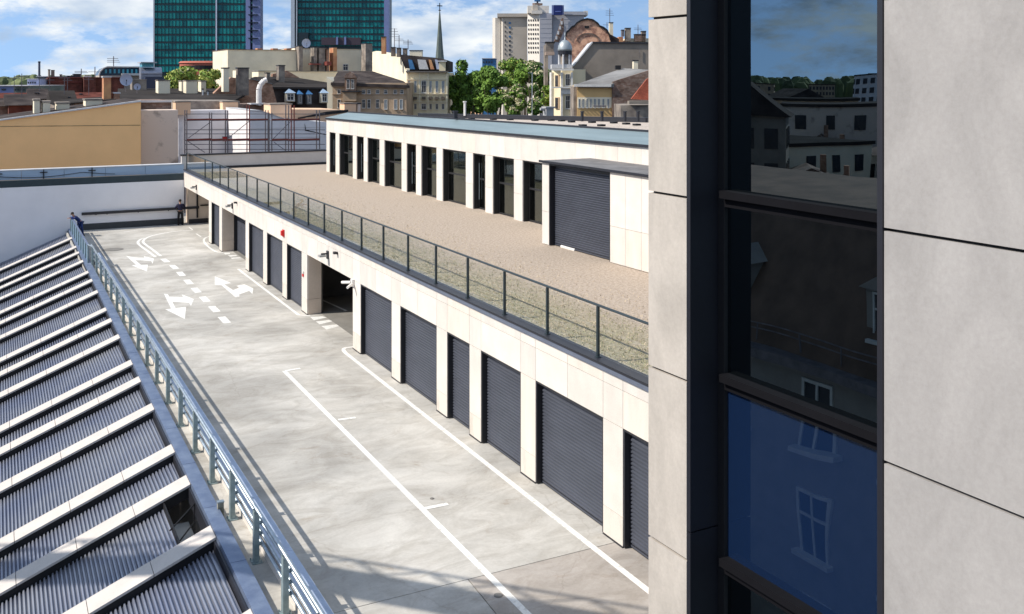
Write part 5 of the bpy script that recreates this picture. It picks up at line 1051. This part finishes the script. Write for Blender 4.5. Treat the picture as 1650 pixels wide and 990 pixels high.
# filler houses behind the skyline and out to the left, so that the city goes on
lab_ = ['distant terrace house']
def simple_house(name, lab, X, Y, w_, dp, H, m_, m2, rh=3, n=4, group=None, fl_=3, rz=0):
    t = thing(name, lab, 'building', (X, Y, ZG), rz, group); MB().box(0, 0, 0, w_, dp, H).build('wall', m_, t)
    if rh > 0: MB().prism([(-0.5, H), (w_+0.5, H), (w_*0.5, H+rh)], lambda x, z: (x, -0.4, z), lambda x, z: (x, dp+0.4, z)).build('roof', m2, t)
    else: MB().box(-0.2, -0.2, H, w_+0.2, dp+0.2, H+0.4).build('roof', m2, t)
    win = MB().box(-0.1, 0, 0, -0.001, 1.3, 1.9).mesh('window', PANE); wf = MB().box(0, -0.1, 0, 1.3, -0.001, 1.9).mesh('window', PANE)
    for f_ in range(fl_):
        z = H-3.0-3.3*f_
        if z < 1: break
        for k in range(n): inst(win, 'window', t, (0, dp*(k+0.3)/n, z)); inst(wf, 'window', t, (w_*(k+0.3)/n, 0, z)); o = inst(win, 'window', t, (w_+0.101, dp*(k+0.3)/n, z))
    return t
# ------------------------------------------------ trees
LEAF = [mat('leaf dark', (0.085, 0.16, 0.03), 0.8, 0.4, 0.5, col2=(0.035, 0.075, 0.015)), mat('leaf mid', (0.19, 0.32, 0.045), 0.8, 0.4, 0.5, col2=(0.08, 0.16, 0.025)),
        mat('leaf light', (0.42, 0.44, 0.10), 0.8, 0.3, 0.6, col2=(0.20, 0.27, 0.05)), mat('pale blossom', (0.62, 0.56, 0.38), 0.8, 0.2, 1, col2=(0.40, 0.38, 0.20))]
BARK = mat('bark', (0.09, 0.07, 0.05), 0.9, 0.3, 3)
def tree(name, lab, u, vtop, vmid, ru, Y, kinds, seed, n=3600, blossom=0.0, ls=0.55, cat='tree'):
    rg = random.Random(seed); X = XY(u, Y); kk = Y/F*1.08; t = thing(name, lab, cat, (X, Y, ZG), rg.uniform(0, 6), 'trees between the tenements' if Y < 180 and u > 700 else None)
    zt = ZV(u, vtop, X, Y)-ZG; zm = ZV(u, vmid, X, Y)-ZG; R = ru*kk; RZ = max(R*0.8, (zt-zm)); cz = zt-RZ
    tr_ = MB(); tr_.tube((0, 0, 0), (0.2, 0.1, cz*0.6), 0.045*R+0.2, 9, 0.03*R+0.12)
    for i in range(7):
        a = rg.uniform(0, 6.3); tr_.tube((0.2, 0.1, cz*rg.uniform(0.45, 0.6)), (R*0.6*cos(a), R*0.6*sin(a), cz+rg.uniform(-.2, .5)*RZ), 0.02*R+.08, 6, 0.04)
    tr_.build('trunk', BARK, t)
    lobes = []
    for i in range(24):
        a = rg.uniform(0, 2*pi); h = rg.uniform(-1.15, 0.85); rr_ = sqrt(max(0.25, 1-h*h))*rg.uniform(0.35, 0.78); lobes.append((R*rr_*cos(a), R*rr_*sin(a), cz+RZ*h*0.8, R*rg.uniform(0.22, 0.40)))
    m = MB()
    for i in range(n):
        lx, ly, lz, lr = lobes[i % 24]; d_ = Vector((rg.gauss(0, 1), rg.gauss(0, 1), rg.gauss(0, 1))).normalized(); p = Vector((lx, ly, lz))+d_*lr*rg.uniform(0.65, 1.05)
        if p.z > zt: p.z = zt-rg.uniform(0, 1)
        s_ = ls*rg.uniform(0.5, 1.15)*0.55; a = (d_+Vector((rg.gauss(0, .5), rg.gauss(0, .5), rg.gauss(0, .5)))).normalized(); e1 = a.orthogonal().normalized(); e2 = a.cross(e1)
        top = d_.z > 0.1
        bl = blossom > 0 and top and rg.random() < blossom
        mi = 1 if bl else 0
        if bl: s_ *= 0.8
        m.add([p+e1*s_, p+e2*s_*0.7, p-e1*s_, p-e2*s_*0.7], [(0, 1, 2, 3)], mi if rg.random() > 0.3 or bl else (2 if len(kinds) > 1 else 0))
    mats_ = [LEAF[kinds[0]], LEAF[3], LEAF[kinds[-1]]]
    m.build('crown', mats_, t)
tree('broad_tree', 'dark green broad tree directly right of the church spire', 748, 91, 135, 34, 150, (1, 0), 1, 6000)
tree('broad_tree', 'fresh green tree in front of the blue-eaved building, middle of the group', 795, 99, 140, 30, 140, (1, 1), 2, 5200)
tree('broad_tree', 'tall green tree behind the blossoming chestnut', 822, 90, 130, 32, 165, (1, 2), 3, 5200)
tree('broad_tree', 'mid green tree filling the gap left of the fresh green tree', 772, 112, 145, 22, 146, (1, 0), 12, 4200)
tree('broad_tree', 'tree standing between the tall green tree and the dark chestnut', 846, 96, 138, 24, 155, (1, 1), 13, 4600)
tree('chestnut_tree', 'low round chestnut full of pale blossom at the roof edge', 828, 130, 158, 24, 120, (1, 0), 4, 4600, 0.75, 0.45)
tree('chestnut_tree', 'tall dark chestnut with pale blossom left of the turret tenement', 866, 89, 135, 30, 135, (0, 1), 5, 6000, 0.5, 0.5)
tree('small_tree', 'bright green bush-like tree low beside the turret tenement', 882, 135, 155, 12, 112, (1, 2), 6, 1600, 0, 0.4)
tree('lime_tree', 'yellow green tree in front of the round red hall', 293, 106, 132, 27, 165, (2, 1), 7, 5200, 0.10, 0.6)
tree('lime_tree', 'lower yellow green tree right of its larger neighbour, by the chimney slabs', 338, 112, 134, 22, 170, (2, 1), 8, 3600, 0.08, 0.6)
# street lamp seen before the trees
t = thing('lamp_mast', 'thin tall grey mast standing in front of the chestnut trees', 'mast', (XY(857.5, 105), 105, ZG)); MB().tube((0, 0, 0), (0, 0, ZY(857.5, 118, 105)-ZG), 0.09, 6, 0.05).build('pole', GALV, t); MB().box(-0.5, -0.06, ZY(857.5, 118, 105)-ZG, 0.1, 0.06, ZY(857.5, 117.3, 105)-ZG).build('lamp_arm', GALV, t)
# far wooded horizon
rg = random.Random(5); m = MB()
for i in range(2600):
    a = radians(rg.uniform(-95, 75)); R_ = rg.uniform(900, 1500); x, y = R_*sin(a), R_*cos(a); r_ = rg.uniform(5, 12); top = rg.uniform(8, 14.5)+(R_-900)*0.002
    n_ = 7; P = [(x+r_*cos(2*pi*k/n_), y+r_*sin(2*pi*k/n_), ZG) for k in range(n_)]+[(x+r_*rg.uniform(.6, .95)*cos(2*pi*k/n_), y+r_*0.8*sin(2*pi*k/n_), top-rg.uniform(3, 6)) for k in range(n_)]+[(x+r_*0.4*cos(2*pi*k/n_), y+r_*0.4*sin(2*pi*k/n_), top-rg.uniform(0, 1.2)) for k in range(n_)]
    f = [(j*n_+k, j*n_+(k+1) % n_, (j+1)*n_+(k+1) % n_, (j+1)*n_+k) for j in range(2) for k in range(n_)]+[tuple(range(2*n_, 3*n_))]; m.add(P, f, i % 2)
o = tag(m.build('distant_woodland', [mat('wood far', (0.10, 0.13, 0.06), 0.9, 0.4, 0.02), mat('wood far light', (0.16, 0.19, 0.08), 0.9, 0.4, 0.02)]), 'far-off wooded strip along the horizon behind the town', 'woodland'); o['kind'] = 'stuff'
# ------------------------------------------------ the town on the near left, mirrored in the window of the stone facade
dn = 4.30+REC
MC = Vector((cos(NA), sin(NA)))*2*dn
def MR(u, dist): a = -2*NA-az(u); return (MC.x+dist*sin(a), MC.y+dist*cos(a))
def MZ(u, v, dist): return CH-(v-HY)*dist*cos(az(u)-TH)/F
LW = -13.2
mh = thing('mansard_tenement', 'tenement with white sash windows and dormered mansard roof, mirrored in the near window', 'building', (LW, 4, ZG)); H0 = 2.1-ZG
FAC = mat('beige grey facade', (0.30, 0.27, 0.24), 0.85)
MB().box(-10, 0, 0, 0, 58, H0).build('wall', FAC, mh)
MB().prism([(0, H0), (-2.6, H0+4.0), (-9.9, H0+4.3), (-9.9, H0)], lambda x, z: (x, 0, z), lambda x, z: (x, 58, z)).build('roof', mat('brown tile roof', (0.16, 0.10, 0.07), .8, .3, 1), mh)
MB().box(0.001, 0, H0-0.25, 0.45, 58, H0+0.02).build('gutter', STEEL, mh)
me1 = MB(); me1.box(0.001, 0, 0, 0.06, 0.09, 1.9).box(0.001, 1.01, 0, 0.06, 1.1, 1.9).box(0.001, .091, 1.8, 0.06, 1.009, 1.9).box(0.001, .52, 0, 0.05, 0.59, 1.8).box(0.001, .091, 1.15, 0.055, .519, 1.23).box(0.001, .591, 1.15, 0.055, 1.009, 1.23).box(0.001, -0.15, -0.14, 0.28, 1.25, -0.001).box(-0.02, .09, 0, 0.012, 1.01, 1.8, 1)
me1 = me1.mesh('window', [WFR, PANE])
dm = MB(); dm.box(-1.6, 0, 0, 0.0, 1.3, 1.5).add([(0.15, -0.15, 1.5), (0.15, 1.45, 1.5), (0.15, 0.65, 2.0), (-2.2, -0.15, 1.5), (-2.2, 1.45, 1.5), (-2.2, 0.65, 2.0)], [(0, 1, 2), (5, 4, 3), (0, 2, 5, 3), (1, 4, 5, 2), (0, 3, 4, 1)]); dm = dm.mesh('dormer', FAC)
for k in range(19):
    y = 1.0+k*3.0
    for z in (-0.35, -3.45, -6.6): inst(me1, 'window', mh, (0, y, z-ZG))
    if k % 2 == 0: inst(dm, 'dormer', mh, (-0.75, y+1, H0+0.75)); o = inst(me1, 'dormer_window', mh, (-0.74, y+1.28, H0+0.9), 0, (1, 0.68, 0.68))
for k in range(12):
    y = 3+k*4.6+(k % 3); x = -5.6-(k*37 % 4)
    MB().box(x+1.0, y-1.4, H0+4.1, x+1.9, y-0.5, H0+4.5).build('roof_light', ANTH, mh) if not 3 < k < 7 else None
sn = MB()
for z in (0.45, 0.62): sn.tube((-0.05, 0, H0+z), (-0.05, 58, H0+z), 0.02, 5)
for k in range(38): sn.tube((-0.05, 0.7+k*1.5, H0+0.1), (-0.05, 0.7+k*1.5, H0+0.63), 0.025, 5)
sn.build('snow_guard', STEEL, mh)
ct = thing('shadow_crane', 'made-up yellow crane out of view, added so that its jib shades the near deck', 'crane', (-22.7, 40.2, ZG))  # unseen crane, added only to cast the shadow band across deck and roof
YC = mat('crane yellow', (0.55, 0.33, 0.04), 0.5, 0.1, 2)
def lattice(m, p, q, w, n):
    p = Vector(p); q = Vector(q); d = (q-p)/n; side = Vector((-(q-p).y, (q-p).x, 0)); side = side.normalized()*w/2 if side.length > 0.1 else Vector((w/2, 0, 0)); upv = (q-p).normalized().cross(side.normalized())*w/2
    cs_ = [side+upv, side-upv, -side-upv, -side+upv]
    for c in cs_: m.tube(p+c, q+c, 0.05, 5)
    for i in range(n):
        for j in range(4): m.tube(p+d*i+cs_[j], p+d*(i+1)+cs_[(j+1) % 4], 0.04, 4)
lm = MB(); lattice(lm, (0, 0, 0), (0, 0, 23), 1.6, 14); lm.build('mast', YC, ct)
lm = MB(); lattice(lm, (-6.0, 6.2, 23.4), (22.4, -22.9, 23.4), 0.8, 24); lm.build('jib', YC, ct)
jd = Vector((28.4, -29.1, 0)).normalized(); jn = Vector((-jd.y, jd.x, 0)); a_ = Vector((-6, 6.2, 22.95)); e_ = a_+jd*40.6
MB().add([a_+jn*.50, e_+jn*.50, e_-jn*.50, a_-jn*.50]+[v+Vector((0, 0, -.06)) for v in (a_+jn*.50, e_+jn*.50, e_-jn*.50, a_-jn*.50)], [(3, 2, 1, 0), (4, 5, 6, 7), (0, 1, 5, 4), (1, 2, 6, 5), (2, 3, 7, 6), (3, 0, 4, 7)]).build('shadow_plate', STEEL, ct)  # plate added under the jib so that its shadow falls solid
MB().box(-1.2, -1.2, 21.0, -0.85, 0.6, 22.6).box(-7.2, 5.4, 21.4, -5.2, 7.4, 22.6).build('cab_and_counterweight', HG, ct)
rl = [(1200, 95, 131, 7, 9, 5, DKG, DARKR2, 3, 3, 'dark steep-roofed house mirrored at the left edge of the near window'), (1232, 150, 176, 26, 10, 4, LAV, DARKR2, 3, 8, 'long white terrace mirrored in the near window'),
      (1300, 170, 158, 16, 12, 4, BRWN, DARKR, 0, 4, 'brown flat-roofed building mirrored mid window'), (1385, 140, 168, 20, 12, 4, WORN, DARKR2, 0, 5, 'grey green rendered block mirrored at the right of the near window')]
rg = random.Random(77); kinds_ = ['gabled', 'flat-roofed', 'narrow', 'squat', 'tall']
for i in range(30):
    u = 1175+rg.random()*260; dist = 58+i*3.4; w_ = rg.uniform(5, 8.5); k1 = rg.randrange(5); fr_v = rg.uniform(-2.5, 2.0)-2.5*(1-i/30)
    x, y = MR(u, dist); rh = 0 if k1 == 1 else rg.uniform(1.2, 2.6)
    o = simple_house('town_house', '%s house mirrored among the roofs in the near window' % kinds_[k1], x, y, w_, 6, fr_v+12+0.0, (LAV, CREAM2, WORN, BRWN, CHIM)[rg.randrange(5)], (DARKR2, DARKR, BRKD)[rg.randrange(3)], rh, 3, 'town houses left of the picture', 2, radians(48+rg.uniform(-12, 12)))
    MB().box(w_*0.3, 2, fr_v+12, w_*0.3+0.6, 2.7, fr_v+12+rh+1.2).build('chimney', BRK, o)
for u, dist, v, w_, dp, fl_, m_, m2, rh, n_, lab in rl:
    x, y = MR(u, dist); H = MZ(u, v, dist)-ZG-rh; o = simple_house('town_house', lab, x, y, w_, dp, max(3, H), m_, m2, rh, n_, 'town houses left of the picture', fl_, radians(48)); o.location.x -= w_*0.35; o.location.y -= w_*0.37
for u, dist, v, w_, lab in ((1248, 520, 133, 22, 'long distant slab block mirrored over the wood'), (1322, 700, 133, 9, 'left of two distant tower blocks mirrored side by side'), (1345, 700, 133, 9, 'right of two distant tower blocks mirrored side by side'), (1418, 420, 122, 9, 'pale distant tower block mirrored at the right frame')):
    x, y = MR(u, dist); simple_house('tower_block', lab, x, y, w_, 14, MZ(u, v, dist)-ZG, BRWN if u < 1400 else LAV, DARKR, 0, 4, 'distant tower blocks left of the picture', 5, radians(48))
rg = random.Random(21)
nl = 0
adj = ['red-tiled', 'slate-roofed', 'tar-roofed', 'brown-tiled']; wal = ['cream', 'brown', 'grey', 'peach', 'worn']
for i in range(34):
    a = radians(rg.uniform(-75, -4)); R_ = rg.uniform(70, 420); x, y = R_*sin(a), R_*cos(a)
    if x > -20: continue
    k1, k2 = rg.randrange(5), rg.randrange(4)
    simple_house('town_house', '%s %s house among the roofs left of the picture' % (wal[k1], adj[k2]), x, y, rg.uniform(10, 20), rg.uniform(10, 16), rg.uniform(10, 16), (CREAM2, BRWN, HG, PEACH, WORN)[k1], (REDT, DARKR2, DARKR, BRKD)[k2], rg.uniform(2, 5) if k2 != 2 else 0, 4, 'town houses left of the picture', 2, rg.uniform(-0.3, 0.3))
for i in range(34):
    a = radians(rg.uniform(-2, 62)); R_ = rg.uniform(240, 650); x, y = R_*sin(a), R_*cos(a); k1 = rg.randrange(5)
    simple_house('town_house', 'low house in the streets behind the skyline, between and behind the trees', x, y, rg.uniform(14, 26), rg.uniform(10, 16), rg.uniform(9, 15), (CREAM2, BRWN, HG, PEACH, WORN)[k1], DARKR2, rg.uniform(2, 4), 4, 'low houses behind the skyline', 2, rg.uniform(-0.3, 0.3))
